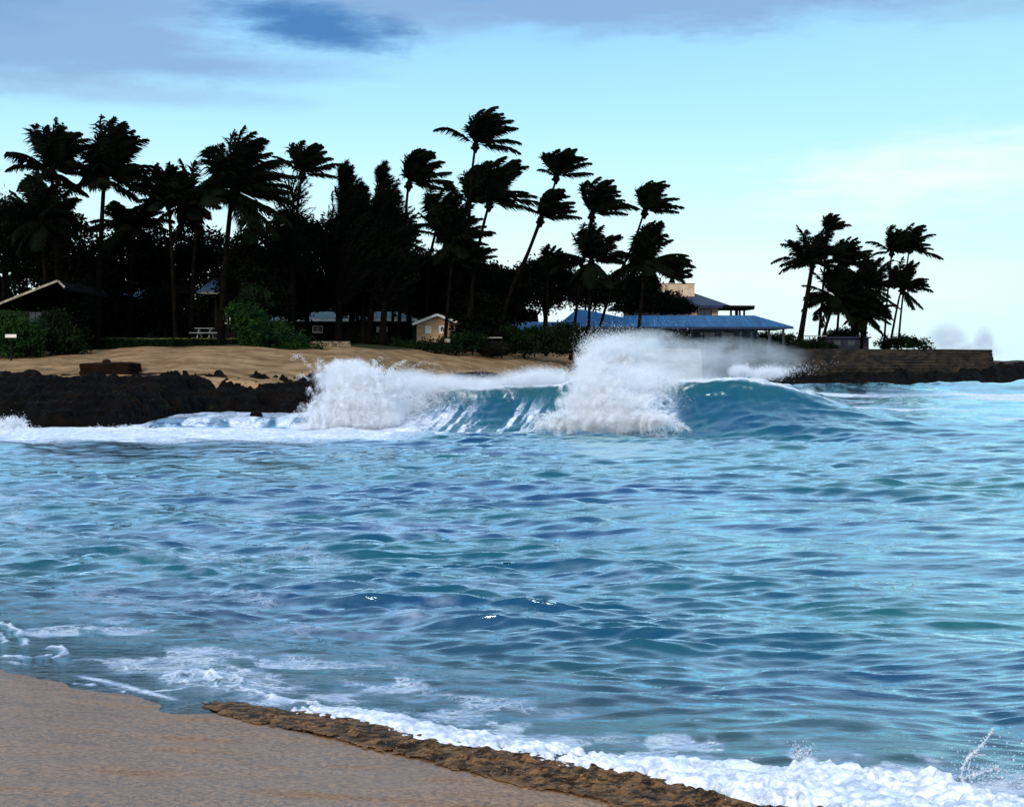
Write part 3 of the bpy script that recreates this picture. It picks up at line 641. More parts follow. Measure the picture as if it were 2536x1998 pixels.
palm('small palm poking above the dark broadleaf tree', (1357, 672), 1352, 125, 2.2, 18, .6, (20, 88), None, [], GP, .14, seed=15)
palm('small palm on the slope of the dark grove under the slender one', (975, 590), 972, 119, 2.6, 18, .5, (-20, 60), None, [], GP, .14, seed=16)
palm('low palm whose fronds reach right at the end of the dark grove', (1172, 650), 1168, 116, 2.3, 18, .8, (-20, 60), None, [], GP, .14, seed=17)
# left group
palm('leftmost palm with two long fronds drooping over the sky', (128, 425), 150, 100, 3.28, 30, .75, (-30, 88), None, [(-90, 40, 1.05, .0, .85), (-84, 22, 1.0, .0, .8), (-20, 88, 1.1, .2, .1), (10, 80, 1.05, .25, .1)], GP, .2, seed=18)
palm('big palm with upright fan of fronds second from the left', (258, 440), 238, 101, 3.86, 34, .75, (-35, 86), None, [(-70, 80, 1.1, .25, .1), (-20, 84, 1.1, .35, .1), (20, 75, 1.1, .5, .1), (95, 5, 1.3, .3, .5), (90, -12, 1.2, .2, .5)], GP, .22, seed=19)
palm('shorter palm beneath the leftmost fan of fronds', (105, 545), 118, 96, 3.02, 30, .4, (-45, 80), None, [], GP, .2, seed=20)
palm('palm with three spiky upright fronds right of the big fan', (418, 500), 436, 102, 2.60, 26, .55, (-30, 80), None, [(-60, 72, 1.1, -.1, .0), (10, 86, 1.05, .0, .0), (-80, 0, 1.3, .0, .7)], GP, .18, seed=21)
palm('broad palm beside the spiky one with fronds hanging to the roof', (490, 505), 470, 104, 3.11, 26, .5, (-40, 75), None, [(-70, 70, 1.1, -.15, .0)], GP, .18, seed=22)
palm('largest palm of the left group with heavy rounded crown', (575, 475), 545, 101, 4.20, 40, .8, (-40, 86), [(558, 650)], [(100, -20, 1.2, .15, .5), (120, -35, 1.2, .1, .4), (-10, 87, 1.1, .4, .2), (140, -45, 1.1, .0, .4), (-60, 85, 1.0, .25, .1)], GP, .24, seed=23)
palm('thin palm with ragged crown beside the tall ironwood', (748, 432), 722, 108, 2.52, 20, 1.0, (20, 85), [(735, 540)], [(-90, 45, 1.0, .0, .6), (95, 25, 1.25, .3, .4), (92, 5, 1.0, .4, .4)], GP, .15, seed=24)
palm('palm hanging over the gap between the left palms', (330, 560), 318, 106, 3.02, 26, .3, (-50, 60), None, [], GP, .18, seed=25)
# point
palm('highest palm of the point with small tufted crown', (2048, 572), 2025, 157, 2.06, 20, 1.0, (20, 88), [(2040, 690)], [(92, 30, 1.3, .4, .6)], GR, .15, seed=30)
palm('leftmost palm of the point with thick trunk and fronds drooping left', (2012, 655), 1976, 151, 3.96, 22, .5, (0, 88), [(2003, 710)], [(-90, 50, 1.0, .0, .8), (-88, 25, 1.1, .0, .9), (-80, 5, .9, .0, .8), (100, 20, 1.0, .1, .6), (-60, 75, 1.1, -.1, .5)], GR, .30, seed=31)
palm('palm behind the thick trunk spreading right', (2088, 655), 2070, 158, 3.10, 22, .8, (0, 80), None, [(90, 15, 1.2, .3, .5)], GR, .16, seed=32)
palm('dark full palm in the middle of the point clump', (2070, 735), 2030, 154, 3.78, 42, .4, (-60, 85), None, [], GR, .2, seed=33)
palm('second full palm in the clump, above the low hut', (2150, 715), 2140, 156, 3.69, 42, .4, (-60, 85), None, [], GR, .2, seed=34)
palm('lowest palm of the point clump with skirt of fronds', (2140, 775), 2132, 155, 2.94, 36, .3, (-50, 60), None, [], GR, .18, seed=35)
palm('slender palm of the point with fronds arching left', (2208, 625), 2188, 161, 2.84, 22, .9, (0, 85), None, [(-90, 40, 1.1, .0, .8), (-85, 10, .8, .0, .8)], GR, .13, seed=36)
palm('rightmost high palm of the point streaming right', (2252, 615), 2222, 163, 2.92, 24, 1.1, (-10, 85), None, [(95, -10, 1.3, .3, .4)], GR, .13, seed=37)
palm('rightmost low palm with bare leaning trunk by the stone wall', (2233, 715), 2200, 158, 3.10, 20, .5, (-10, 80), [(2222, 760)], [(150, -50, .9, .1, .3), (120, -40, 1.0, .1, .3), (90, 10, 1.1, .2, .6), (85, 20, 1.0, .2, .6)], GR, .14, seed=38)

def tree(label, blobs, Y, n, size, base=None, mat=dark_leaf, name='broadleaf_tree', cat='tree', group=None, seed=1, depth=1.0, limbs=True):
    """blobs: (px, py, rx_px, ry_px[, dY]) silhouettes turned into ellipsoids of real depth"""
    rs = np.random.RandomState(seed); B = []
    for b_ in blobs:
        yy = Y + (b_[4] if len(b_) > 4 else 0); c_ = W(b_[0], b_[1], yy); k = yy / F
        B.append((c_[0], c_[1], c_[2], b_[2] * k, min(b_[2], b_[3] * 1.3) * k * depth, b_[3] * k))
    bx = WX(base if base is not None else blobs[0][0], Y); bz = gz(bx, Y) - .2; loc = (bx, Y, bz)
    t = empty(name, loc, label, cat, group)
    V_, F_ = leaf_cloud(rs, B, n, size); mesh_np('crown', V_ - np.array(loc), F_, mat, t)
    top = B[0]; mid = (bx * .5 + top[0] * .5, Y, bz + (top[2] - bz) * .5)
    ex = []
    for b_ in B:
        for _ in range(3):
            d = rs.normal(size=3); d /= np.linalg.norm(d)
            ex.append(([mid, (b_[0] * .6 + mid[0] * .4, (b_[1] + Y) / 2, b_[2] * .6 + mid[2] * .4), tuple(np.array(b_[:3]) + d * np.array(b_[3:]) * .7)], .12, .03))
    trunk_obj([loc, mid, (top[0], top[1], top[2] + top[5] * .5)], .28 if cat == 'tree' else .07, .05, dark_bark, t, loc, ex if limbs else [])
    return t
GT = 'dark broadleaf trees behind the beach'
T = [
 ('leafy tree at the left frame edge above the gable roof', [(10, 600, 62, 70), (70, 640, 60, 70), (40, 570, 45, 35)], 104, 4200),
 ('dark tree filling the space under the leftmost palms', [(150, 640, 90, 80), (120, 575, 60, 50), (200, 720, 80, 60)], 106, 5200),
 ('dark tree between the big fan palm and the spiky palm', [(320, 670, 80, 62), (270, 740, 70, 60), (360, 640, 50, 40)], 112, 4600),
 ('low dark tree behind the slate roof', [(450, 665, 75, 55), (520, 655, 60, 42), (400, 710, 50, 60)], 113, 4400),
 ('dark tree over the right end of the slate roof', [(640, 668, 75, 58), (600, 720, 60, 60)], 107, 4400),
 ('spreading dark tree under the tall ironwoods', [(760, 650, 85, 70), (720, 600, 55, 45), (830, 610, 60, 50)], 111, 5600),
 ('dark rounded tree left of the norfolk pine', [(900, 650, 80, 80), (940, 600, 50, 45), (960, 690, 50, 60)], 112, 5200),
 ('dark tree behind the shaggy middle palms', [(1075, 700, 80, 62), (1040, 670, 50, 40)], 122, 4600),
 ('dark tree right of the middle palms above the tan cottage', [(1190, 720, 70, 52), (1150, 690, 45, 40)], 123, 3800),
 ('rounded dark tree where the grove drops to the leaning palm', [(1258, 730, 48, 50), (1240, 700, 30, 26)], 124, 2800),
 ('glossy-leaved dark tree behind the leaning palm base', [(1350, 715, 70, 55), (1330, 685, 42, 32), (1385, 680, 36, 30)], 130, 4200),
 ('low dark tree behind the blue roof ridge', [(1450, 735, 70, 36), (1500, 726, 40, 30)], 148, 3200),
 ('dark tree in front of the hilltop house', [(1560, 735, 70, 42), (1590, 722, 36, 30)], 148, 3800),
 ('low dark tree below the hilltop roof', [(1640, 760, 50, 20), (1690, 772, 34, 10)], 147, 2600)]
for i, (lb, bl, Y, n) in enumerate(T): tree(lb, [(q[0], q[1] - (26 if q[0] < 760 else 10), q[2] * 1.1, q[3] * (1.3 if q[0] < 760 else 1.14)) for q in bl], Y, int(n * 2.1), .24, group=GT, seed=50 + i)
GB = 'dark understory trees in front of the houses'
T2 = [
 ('dark shrubby tree beside the left gable house', [(165, 770, 55, 62), (135, 730, 40, 40)], 97, 2600),
 ('dark bushy tree behind the lawn at the left', [(290, 790, 80, 42), (240, 775, 40, 45)], 108, 2800),
 ('dark bushy tree left of the picnic table', [(400, 770, 60, 60), (430, 740, 40, 40)], 109, 2600),
 ('dark bushy tree above the green slope shrub', [(650, 740, 60, 44), (600, 700, 50, 40)], 103, 2600),
 ('dark bushy tree in front of the long low house, left end', [(725, 745, 60, 42), (790, 730, 50, 42)], 113, 2800),
 ('dark bushy tree in front of the long low house, right end', [(885, 745, 60, 42), (950, 730, 50, 45)], 114, 2800),
 ('dark bushy tree rising behind the tan cottage roof', [(1050, 745, 62, 34), (1110, 740, 50, 34)], 128, 2400),
 ('dark bushy tree between the cottage and the leaning palm', [(1190, 780, 48, 50), (1150, 765, 30, 30)], 119, 2600),
 ('dark bushy tree at the left end of the blue roof', [(1240, 785, 30, 44), (1270, 765, 40, 34)], 126, 2200),
 ('dark bushy tree between cottage wall and the beach shrubs', [(1160, 815, 30, 30), (1200, 830, 50, 22)], 116, 1800)]
for i, (lb, bl, Y, n) in enumerate(T2): tree(lb, bl, Y, int(n * 1.9), .22, group=GB, seed=80 + i)
# far row closing the grove so that the land behind reads dark
GF = 'far trees closing the grove'
for i, (px, top, lb) in enumerate([(-40, 640, 'far tree seen at the very left edge behind the gable'), (190, 640, 'far tree behind the second palm trunk'), (400, 655, 'far tree behind the spiky palm trunk'),
        (560, 660, 'far tree behind the largest left palm trunk'), (720, 650, 'far tree behind the thin ragged palm trunk'), (880, 660, 'far tree behind the rounded tree by the norfolk pine'),
        (1030, 690, 'far tree behind the shaggy palm trunk'), (1180, 710, 'far tree behind the tan cottage')]):
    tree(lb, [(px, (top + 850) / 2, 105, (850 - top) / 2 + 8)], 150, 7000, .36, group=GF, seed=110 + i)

# ironwoods (casuarina): plumes of needles swept by the wind
def plume(rs, p, d, ln, nl, need, wind=.5, up=.25, r=.03):
    st = 8; pts = [p]; ds = [d]
    for i in range(st):
        d = nrmz(d + WIND * wind * .10 + np.array([0, 0, up * .1])); p = p + d * ln / st; pts.append(p); ds.append(d)
    pts = np.array(pts); ds = np.array(ds)
    fi = np.sort(rs.uniform(.15, .999, nl)) * st; i0 = fi.astype(int); f_ = (fi - i0)[:, None]
    P = pts[i0] * (1 - f_) + pts[i0 + 1] * f_
    dn = nrmz(ds[i0] * .8 + nrmz(rs.normal(size=(nl, 3))) * .75 + WIND * .4 * wind)
    L_ = need * rs.uniform(.5, 1.1, (nl, 1)) * (1.15 - .6 * fi[:, None] / st)
    wv = nrmz(np.cross(dn, rs.normal(size=(nl, 3)))) * .035
    return pts, np.stack([P - wv, P + wv, P + dn * L_ + wv * .2, P + dn * L_ - wv * .2], 1).reshape(-1, 3)
def conifer(label, base_px, top, Y, levels, reach, need, name, cat, seed, elv=35, wind=.6, zlow=.25, per=6, nl=60, cone=1.0, side=None, group=None):
    rs = np.random.RandomState(seed); T_ = np.array(W(top[0], top[1], Y)); bx = WX(base_px, Y); loc = np.array((bx, Y, gz(bx, Y) - .2))
    t = empty(name, tuple(loc), label, cat, group); V_ = []; ex = []
    for i in range(levels):
        f = zlow + (1 - zlow) * i / (levels - 1) ; c_ = loc + (T_ - loc) * f
        for k in range(per if i < levels - 1 else 2):
            a_ = rs.uniform(0, 6.283); e_ = R(elv + rs.normal(0, 9) + (35 if i == levels - 1 else 0))
            d = np.array([math.cos(a_) * math.cos(e_), math.sin(a_) * math.cos(e_), math.sin(e_)])
            ln = reach * (1 - f * cone) * rs.uniform(.35, 1.45) + .4
            if side and d[0] * side < 0: ln *= .45
            pts, q = plume(rs, c_, d, ln, nl, need, wind); V_.append(q)
            ex.append(([tuple(p) for p in pts[::2]], .05, .012))
    V_ = np.concatenate(V_) - loc; mesh_np('crown', V_, np.arange(len(V_)).reshape(-1, 4), needle_leaf, t)
    trunk_obj([tuple(loc), tuple(loc + (T_ - loc) * .5), tuple(T_)], .3, .04, dark_bark, t, tuple(loc), ex)
GI = 'ironwood trees behind the beach'
conifer('tall ironwood with dense feathery spire right of the ragged palm', 838, (850, 425), 110, 30, 6.0, .6, 'ironwood_tree', 'tree', 130, 58, .9, .22, 9, 110, .95, group=GI)
conifer('ironwood behind it with a thinner leaning top', 868, (890, 470), 114, 24, 5.0, .6, 'ironwood_tree', 'tree', 131, 52, .9, .25, 9, 100, .95, group=GI)
conifer('ironwood with two spiky tips left of the round mop palm', 912, (948, 420), 112, 26, 5.6, .6, 'ironwood_tree', 'tree', 132, 50, .9, .2, 8, 100, .96, group=GI)
conifer('shorter ironwood tip just left of the norfolk pine', 945, (972, 478), 111, 22, 4.6, .55, 'ironwood_tree', 'tree', 133, 48, .9, .25, 8, 90, .96, group=GI)
conifer('sparse see-through ironwood around the ragged palm trunk', 720, (725, 470), 106, 20, 2.9, .55, 'ironwood_tree', 'tree', 134, 40, .5, .45, 5, 34, .55, group=GI)
conifer('small norfolk pine with tiered branches beside the slender palm', 1013, (1012, 532), 119.5, 22, 1.9, .32, 'norfolk_pine', 'tree', 135, 12, .15, .40, 7, 60, .72, side=1)

# ------------------------------------------------------------------ shrubs and hedges
def shrub(label, blobs, Y, n, size, mat, seed, name='shrub', group=None):
    return tree(label, blobs, Y, n, size, None, mat, name, 'shrub', group, seed, 1.2, False)
shrub('big green shrub at the left frame edge', [(40, 830, 70, 52), (85, 838, 26, 44), (10, 800, 50, 34), (30, 868, 60, 20)], 89, 9500, .14, shrub_leaf, 140)
shrub('dark shrub right of the big green one', [(150, 842, 46, 42), (185, 850, 28, 34), (135, 800, 30, 40)], 91, 5200, .15, shrub_dark, 141)
shrub('green shrub sloping down to the right onto the sand', [(622, 806, 40, 46), (665, 828, 50, 38), (715, 850, 50, 27), (765, 866, 40, 16), (592, 776, 24, 26), (645, 862, 60, 20)], 95, 12500, .14, shrub_leaf, 142)
shrub('dark shrub above the green sloping one', [(612, 775, 34, 40), (630, 745, 34, 34)], 99, 3600, .18, shrub_dark, 143)
shrub('dark shrub at the top of the beach left of the cottage', [(930, 850, 66, 20), (890, 856, 40, 16)], 113, 3400, .16, shrub_dark, 144)
shrub('brownish low shrub on the sand below the cottage', [(1050, 856, 62, 15), (1100, 862, 50, 13), (1000, 858, 40, 14)], 111, 3800, .14, shrub_dark, 145)
shrub('dark shrub by the pale rail below the cottage', [(1130, 848, 50, 18), (1165, 842, 40, 18)], 112, 2800, .15, shrub_dark, 146)
shrub('dark shrub under the left end of the blue roof', [(1300, 846, 68, 34), (1350, 836, 56, 36), (1390, 850, 54, 28), (1270, 836, 34, 34)], 117, 8200, .17, shrub_dark, 147)
shrub('dark shrub hiding the veranda of the blue-roofed house', [(1440, 838, 60, 30), (1410, 826, 34, 34)], 121, 4200, .17, shrub_dark, 148)
shrub('olive shrub in front of the blue-roofed house behind the spray', [(1650, 846, 60, 16), (1600, 850, 40, 12)], 134, 3000, .16, shrub_leaf, 149)
shrub('dark green shrub at the right end of the blue-roofed house', [(1925, 844, 56, 22), (1960, 850, 40, 20), (1890, 838, 26, 16)], 148, 5200, .17, shrub_dark, 150)
shrub('dark shrub beside the thick palm trunk of the point', [(2005, 856, 50, 15), (2040, 860, 36, 10)], 153, 2800, .16, shrub_dark, 151)
shrub('dark rounded shrub rising over the low hut', [(2092, 827, 44, 13), (2070, 832, 30, 12), (2120, 834, 26, 10)], 160, 3200, .17, shrub_dark, 152)
shrub('dark shrub at the seaward end of the point', [(2225, 846, 52, 16), (2265, 852, 38, 14), (2195, 852, 30, 14), (2295, 864, 18, 6)], 163, 4400, .17, shrub_dark, 153)
def hedge(label, px0, px1, top, bot, Y, dpt, n, seed, mat, ls=.13):
    rs = np.random.RandomState(seed); x0, x1 = WX(px0, Y), WX(px1, Y); z1 = WZ(top, Y); z0 = WZ(bot, Y); loc = ((x0 + x1) / 2, Y, z0)
    P = np.stack([rs.uniform(x0, x1, n), rs.uniform(Y, Y + dpt, n), z0 + (z1 - z0) * rs.rand(n) ** .6], 1)
    f = rs.rand(n) < .55; P[f, 1] = Y + rs.rand(f.sum()) * .25
    P[:, 2] += .12 * (fbm(P[:, 0] * .8, P[:, 1], 3, seed) - .5)
    a_ = nrmz(rs.normal(size=(n, 3))); b_ = nrmz(np.cross(a_, rs.normal(size=(n, 3)))); s = ls * rs.uniform(.6, 1.2, (n, 1))
    Q = np.stack([P - a_ * s, P + b_ * s * .5, P + a_ * s, P - b_ * s * .5], 1).reshape(-1, 3) - np.array(loc)
    t = empty('hedge', loc, label, 'hedge'); mesh_np('foliage', Q, np.arange(4 * n).reshape(n, 4), mat, t)
    mb = MB(); mb.box(x0 - loc[0], x1 - loc[0], .3, dpt - .3, -.4, z1 - z0 - .15); mb.build('stems', dark_bark, t)
hedge('long clipped hedge on the bank in front of the lawn', 208, 600, 841, 884, 99, 2.0, 16000, 160, shrub_dark)
hedge('clipped dark hedge along the veranda of the blue-roofed house', 1470, 1900, 846, 866, 137, 1.4, 9000, 161, shrub_dark)
hedge('tall dark hedge closing the gardens behind the houses', -160, 1330, 770, 870, 158, 3.0, 16000, 162, dark_leaf, .42)
gs = MB(); gm = simple('lawn_grass', (.030, .040, .010), (.075, .085, .022), 1.5, .95)
x0, x1 = WX(205, 101.5), WX(620, 101.5)
nx = 80
rows_ = [[(x0 + (x1 - x0) * i / nx, yy, WZ(839, 101.5) + .05 * math.sin(i * 1.7) + .06 * random.random() + (0.0 if yy < 104 else .05)) for i in range(nx + 1)] for yy in (101.2, 103, 106, 110)]
for ra, rb in zip(rows_, rows_[1:]):
    for i in range(nx): gs.quad(ra[i], ra[i + 1], rb[i + 1], rb[i])
for i in range(nx): gs.quad((rows_[0][i][0], 101.2, 2.5), (rows_[0][i + 1][0], 101.2, 2.5), rows_[0][i + 1], rows_[0][i])
tag(gs.build('lawn', gm), kind='structure')

# ------------------------------------------------------------------ houses
def part(mb, name, mat, t, loc):
    mb.v = [(v[0] - loc[0], v[1] - loc[1], v[2] - loc[2]) for v in mb.v]; return mb.build(name, mat, t)
def house(label, loc, cat='house', name='house'): return empty(name, loc, label, cat), loc
def hip_roof(x0, x1, y0, y1, ze, zr, ra, rb, over=.0, th=.16):
    ym = (y0 + y1) / 2; mb = MB(); A, B_, C_, D = (x0, y0, ze), (x1, y0, ze), (x1, y1, ze), (x0, y1, ze); E, G_ = (ra, ym, zr), (rb, ym, zr)
    b = len(mb.v)
    for p in (A, B_, C_, D, E, G_): mb.v.append(p)
    for p in (A, B_, C_, D): mb.v.append((p[0], p[1], p[2] - th))
    mb.f += [(0, 1, 5, 4), (1, 2, 5), (2, 3, 4, 5), (3, 0, 4), (0, 6, 7, 1), (1, 7, 8, 2), (2, 8, 9, 3), (3, 9, 6, 0), (9, 8, 7, 6)]
    return mb
def window(t, loc, x0, x1, y, z0, z1, frame=white_paint, pane=glass_dark, fw=.07):
    mb = MB(); mb.box(x0, x0 + fw, y - .07, y, z0, z1); mb.box(x1 - fw, x1, y - .07, y, z0, z1); mb.box(x0 + fw, x1 - fw, y - .068, y, z1 - fw, z1); mb.box(x0 + fw, x1 - fw, y - .068, y, z0, z0 + fw)
    mb.box((x0 + x1) / 2 - .02, (x0 + x1) / 2 + .02, y - .06, y - .02, z0 + fw, z1 - fw)
    f = part(mb, 'window', frame, t, loc)
    mb = MB(); mb.box(x0 + fw, x1 - fw, y - .03, y + .01, z0 + fw, z1 - fw); part(mb, 'pane', pane, f, loc)
def walls(t, loc, x0, x1, y0, y1, z0, z1, mat):
    mb = MB(); mb.box(x0, x1, y0, y1, z0, z1); return part(mb, 'wall', mat, t, loc)
# gable house, left edge
Y = 93; x0, x1 = WX(-150, Y), WX(143, Y); z0 = gz(x1, Y) - .3; zr = WZ(696, Y); ze = WZ(812, Y)
t, lc = house('dark gable house with pale roof edge at the left frame edge', ((x0 + x1) / 2, Y, z0))
walls(t, lc, x0 + .6, x1 - .8, Y + .8, Y + 9, z0, WZ(770, Y), dark_wood)
mb = MB(); mb.slab([(x0, Y, ze), (x1, Y, zr), (x1, Y + 10, zr), (x0, Y + 10, ze)], .08); mb.slab([(x1 + .003, Y, zr), (x1 + .5, Y, zr - .45), (x1 + .5, Y + 10, zr - .45), (x1 + .003, Y + 10, zr)], .18); part(mb, 'roof', dark_roof, t, lc)
mb = MB(); mb.bar((x0, Y - .06, ze + .02), (x1 + .02, Y - .06, zr + .02), .08, .14); mb.bar((x1 + .05, Y - .06, zr), (x1 + .48, Y - .06, zr - .42), .08, .12); part(mb, 'fascia', simple('weathered_fascia', (.16, .14, .10), (.30, .27, .2), 3), t, lc)
window(t, lc, WX(60, Y), WX(95, Y), Y + .8, WZ(800, Y), WZ(770, Y), dark_wood)
# slate roofs behind the left palms
Y = 114; x0, x1 = WX(255, Y), WX(372, Y); z0 = gz(x0, Y) - .3
t, lc = house('pale blue-grey roofed house glimpsed through the left palms', ((x0 + x1) / 2, Y, z0))
walls(t, lc, x0 + .4, x1 - .4, Y + .6, Y + 7, z0, WZ(742, Y), dark_wood)
part(hip_roof(x0, x1, Y, Y + 8, WZ(738, Y), WZ(694, Y + 4), x0 + 1.4, x1 - 1.4), 'roof', simple('pale_roof', (.07, .14, .19), (.12, .2, .26), 1.2), t, lc)
mb = MB(); mb.box(x0, x1, Y - .05, Y - .003, WZ(748, Y), WZ(740, Y)); part(mb, 'fascia', white_paint, t, lc)
window(t, lc, x0 + 1, x0 + 2, Y + .6, WZ(790, Y), WZ(762, Y)); window(t, lc, x1 - 1.6, x1 - .7, Y + .6, WZ(790, Y), WZ(762, Y), pane=pale_curtain)
Y = 110; x0, x1 = WX(486, Y), WX(600, Y); z0 = gz(x0, Y) - .3
t, lc = house('house with slate-blue hipped roof and open porch above the hedge', ((x0 + x1) / 2, Y, z0))
walls(t, lc, x0 + .5, x1 - .3, Y + 2.2, Y + 7, z0, WZ(722, Y), dark_wood)
part(hip_roof(x0, x1, Y, Y + 8, WZ(722, Y), WZ(671, Y + 4), x0 + 1.3, x1 - 1.6), 'roof', slate_roof, t, lc)
mb = MB(); mb.box(x0 + .3, x1, Y - .05, Y - .003, WZ(728, Y), WZ(723.5, Y)); part(mb, 'fascia', simple('dull_fascia', (.12, .12, .09), (.2, .2, .15)), t, lc)
for px in (489, 532, 563, 594):
    mb = MB(); mb.box(WX(px, Y) - .07, WX(px, Y) + .07, Y + .3, Y + .44, z0, WZ(727, Y)); part(mb, 'post', dark_wood, t, lc)
window(t, lc, WX(540, Y), WX(557, Y), Y + 2.2, WZ(800, Y), WZ(775, Y))
# picnic table
Y = 103.5; tx = WX(510, Y); tz = WZ(834, Y)
t = empty('picnic_table', (tx, Y, tz - .12), 'pale wooden picnic table with bench on the lawn behind the hedge', 'picnic table'); lc = (tx, Y, tz - .12)
grey_wood = simple('weathered_wood', (.10, .11, .11), (.18, .19, .19), 2, .8)
hgt_ = WZ(812, Y) - tz
mb = MB(); mb.box(tx - .85, tx + .55, Y, Y + .75, tz + hgt_ - .06, tz + hgt_); part(mb, 'tabletop', grey_wood, t, lc)
mb = MB(); mb.box(tx - 1.1, tx + 1.2, Y - .55, Y - .25, WZ(825, Y) - .02, WZ(825, Y) + .05); part(mb, 'bench', grey_wood, t, lc)
mb = MB(); mb.box(tx - .9, tx + .6, Y + 1.0, Y + 1.3, WZ(825, Y) - .02, WZ(825, Y) + .05); part(mb, 'bench', grey_wood, t, lc)
for s_ in (-.55, .3):
    mb = MB(); mb.bar((tx + s_, Y - .45, tz - .12), (tx + s_, Y + .2, tz + hgt_ - .08), .08); part(mb, 'leg', grey_wood, t, lc)
    mb = MB(); mb.bar((tx + s_, Y + 1.2, tz - .12), (tx + s_, Y + .55, tz + hgt_ - .08), .08); part(mb, 'leg', grey_wood, t, lc)
# long low house
Y = 121; x0, x1 = WX(664, Y), WX(1034, Y); z0 = gz(x0, Y) - .3; ze = WZ(794, Y)
t, lc = house('long low house with white eaves behind the dark tree trunks', ((x0 + x1) / 2, Y, z0))
walls(t, lc, x0 + .6, x1 - .6, Y + .9, Y + 7, z0, ze, dark_wood)
part(hip_roof(x0, x1, Y, Y + 8, ze + .14, WZ(772, Y + 4), x0 + 2, x1 - 2), 'roof', simple('teal_roof', (.02, .05, .06), (.04, .09, .10)), t, lc)
mb = MB(); mb.box(x0, x1, Y - .06, Y - .003, ze - .06, ze + .16); part(mb, 'fascia', white_paint, t, lc)
window(t, lc, WX(826, Y), WX(862, Y), Y + .9, WZ(796, Y), WZ(776, Y) - .2, pane=pale_curtain)
window(t, lc, WX(930, Y), WX(958, Y), Y + .9, WZ(822, Y), WZ(808, Y), pane=pale_curtain)
window(t, lc, WX(690, Y), WX(716, Y), Y + .9, WZ(824, Y), WZ(806, Y)); window(t, lc, WX(770, Y), WX(796, Y), Y + .9, WZ(824, Y), WZ(806, Y))
# tan gable cottage
Y = 117; x0, x1 = WX(1032, Y), WX(1128, Y); z0 = gz(x0, Y) - .2; za = WZ(779, Y); zl = WZ(800, Y); xa = WX(1083, Y)
t, lc = house('tan clapboard cottage with white-trimmed gable facing the beach', ((x0 + x1) / 2, Y, z0), 'cottage', 'cottage')
mb = MB(); b = 0
fr_ = [(x0, Y, z0), (x1, Y, z0), (x1, Y, zl), (xa, Y, za - .1), (x0, Y, zl)]
mb.v += fr_ + [(p[0], Y + 6, p[2]) for p in fr_]; mb.f += [(0, 1, 2, 3, 4), (9, 8, 7, 6, 5)] + [(i, i + 5, (i + 1) % 5 + 5, (i + 1) % 5) for i in range(5)]
part(mb, 'wall', tan_wood, t, lc)
for k in range(14):
    pass
mb = MB()
xl, xr_ = WX(1022, Y), WX(1139, Y); zel = WZ(803, Y); zer = WZ(801, Y)
mb.slab([(xl, Y - .4, zel), (xa, Y - .4, za), (xa, Y + 6.4, za), (xl, Y + 6.4, zel)], .1); mb.slab([(xa + .003, Y - .4, za), (xr_, Y - .4, zer), (xr_, Y + 6.4, zer), (xa + .003, Y + 6.4, za)], .1); part(mb, 'roof', dark_roof, t, lc)
mb = MB(); mb.bar((xl, Y - .45, zel - .02), (xa, Y - .45, za - .02), .06, .2); part(mb, 'fascia', white_paint, t, lc)
mb = MB(); mb.bar((xa + .01, Y - .45, za - .02), (xr_, Y - .45, zer - .02), .06, .2); part(mb, 'fascia', white_paint, t, lc)
window(t, lc, WX(1087, Y), WX(1104, Y), Y - .002, WZ(826, Y), WZ(806, Y), fw=.16); window(t, lc, WX(1053, Y), WX(1068, Y), Y - .002, WZ(825, Y), WZ(807, Y), pane=pale_curtain, fw=.12)
# blue roofed house
Y = 138; z0 = gz(15, Y) - .3
t, lc = house('long house with bright blue hipped roofs behind the breaking wave', (WX(1600, Y), Y, z0))
x0, x1 = WX(1250, Y), WX(1480, Y); part(hip_roof(x0, x1, Y + 1, Y + 8, WZ(815, Y), WZ(797, Y + 4.5), x0 + 1, x1 - 1), 'roof', blue_roof, t, lc)
walls(t, lc, x0 + .5, x1, Y + 2, Y + 7, z0, WZ(815, Y) - .1, dark_wood)
x0, x1 = WX(1376, Y), WX(1660, Y); part(hip_roof(x0, x1, Y - 1, Y + 7, WZ(809, Y), WZ(766, Y + 3), WX(1428, Y + 3), WX(1440, Y + 3)), 'roof', blue_roof, t, lc)
x0, x1 = WX(1478, Y), WX(1957, Y); ze = WZ(809, Y - 1.6)
part(hip_roof(x0, x1, Y - 1.6, Y + 8.4, ze, WZ(781, Y + 3.4), WX(1560, Y), WX(1868, Y + 3.4)), 'roof', blue_roof, t, lc)
mb = MB(); mb.box(x0, x1, Y - 1.65, Y - 1.603, ze - .22, ze - .02); part(mb, 'fascia', navy_roof, t, lc)
walls(t, lc, WX(1420, Y), WX(1880, Y), Y + .8, Y + 7.5, z0, ze - .2, simple('grey_blue_wall', (.02, .045, .065), (.05, .085, .11), 1))
for px in (1440, 1500, 1560, 1620, 1672, 1708, 1742, 1786, 1830, 1856, 1900, 1935):
    mb = MB(); mb.box(WX(px, Y) - .1, WX(px, Y) + .1, Y - 1.1, Y - .9, z0, ze - .2); part(mb, 'veranda_post', teal_post, t, lc)
for px in (1470, 1530, 1590, 1640, 1690, 1760, 1808):
    window(t, lc, WX(px, Y) - .6, WX(px, Y) + .6, Y + .8, WZ(850, Y), WZ(822, Y), teal_post)
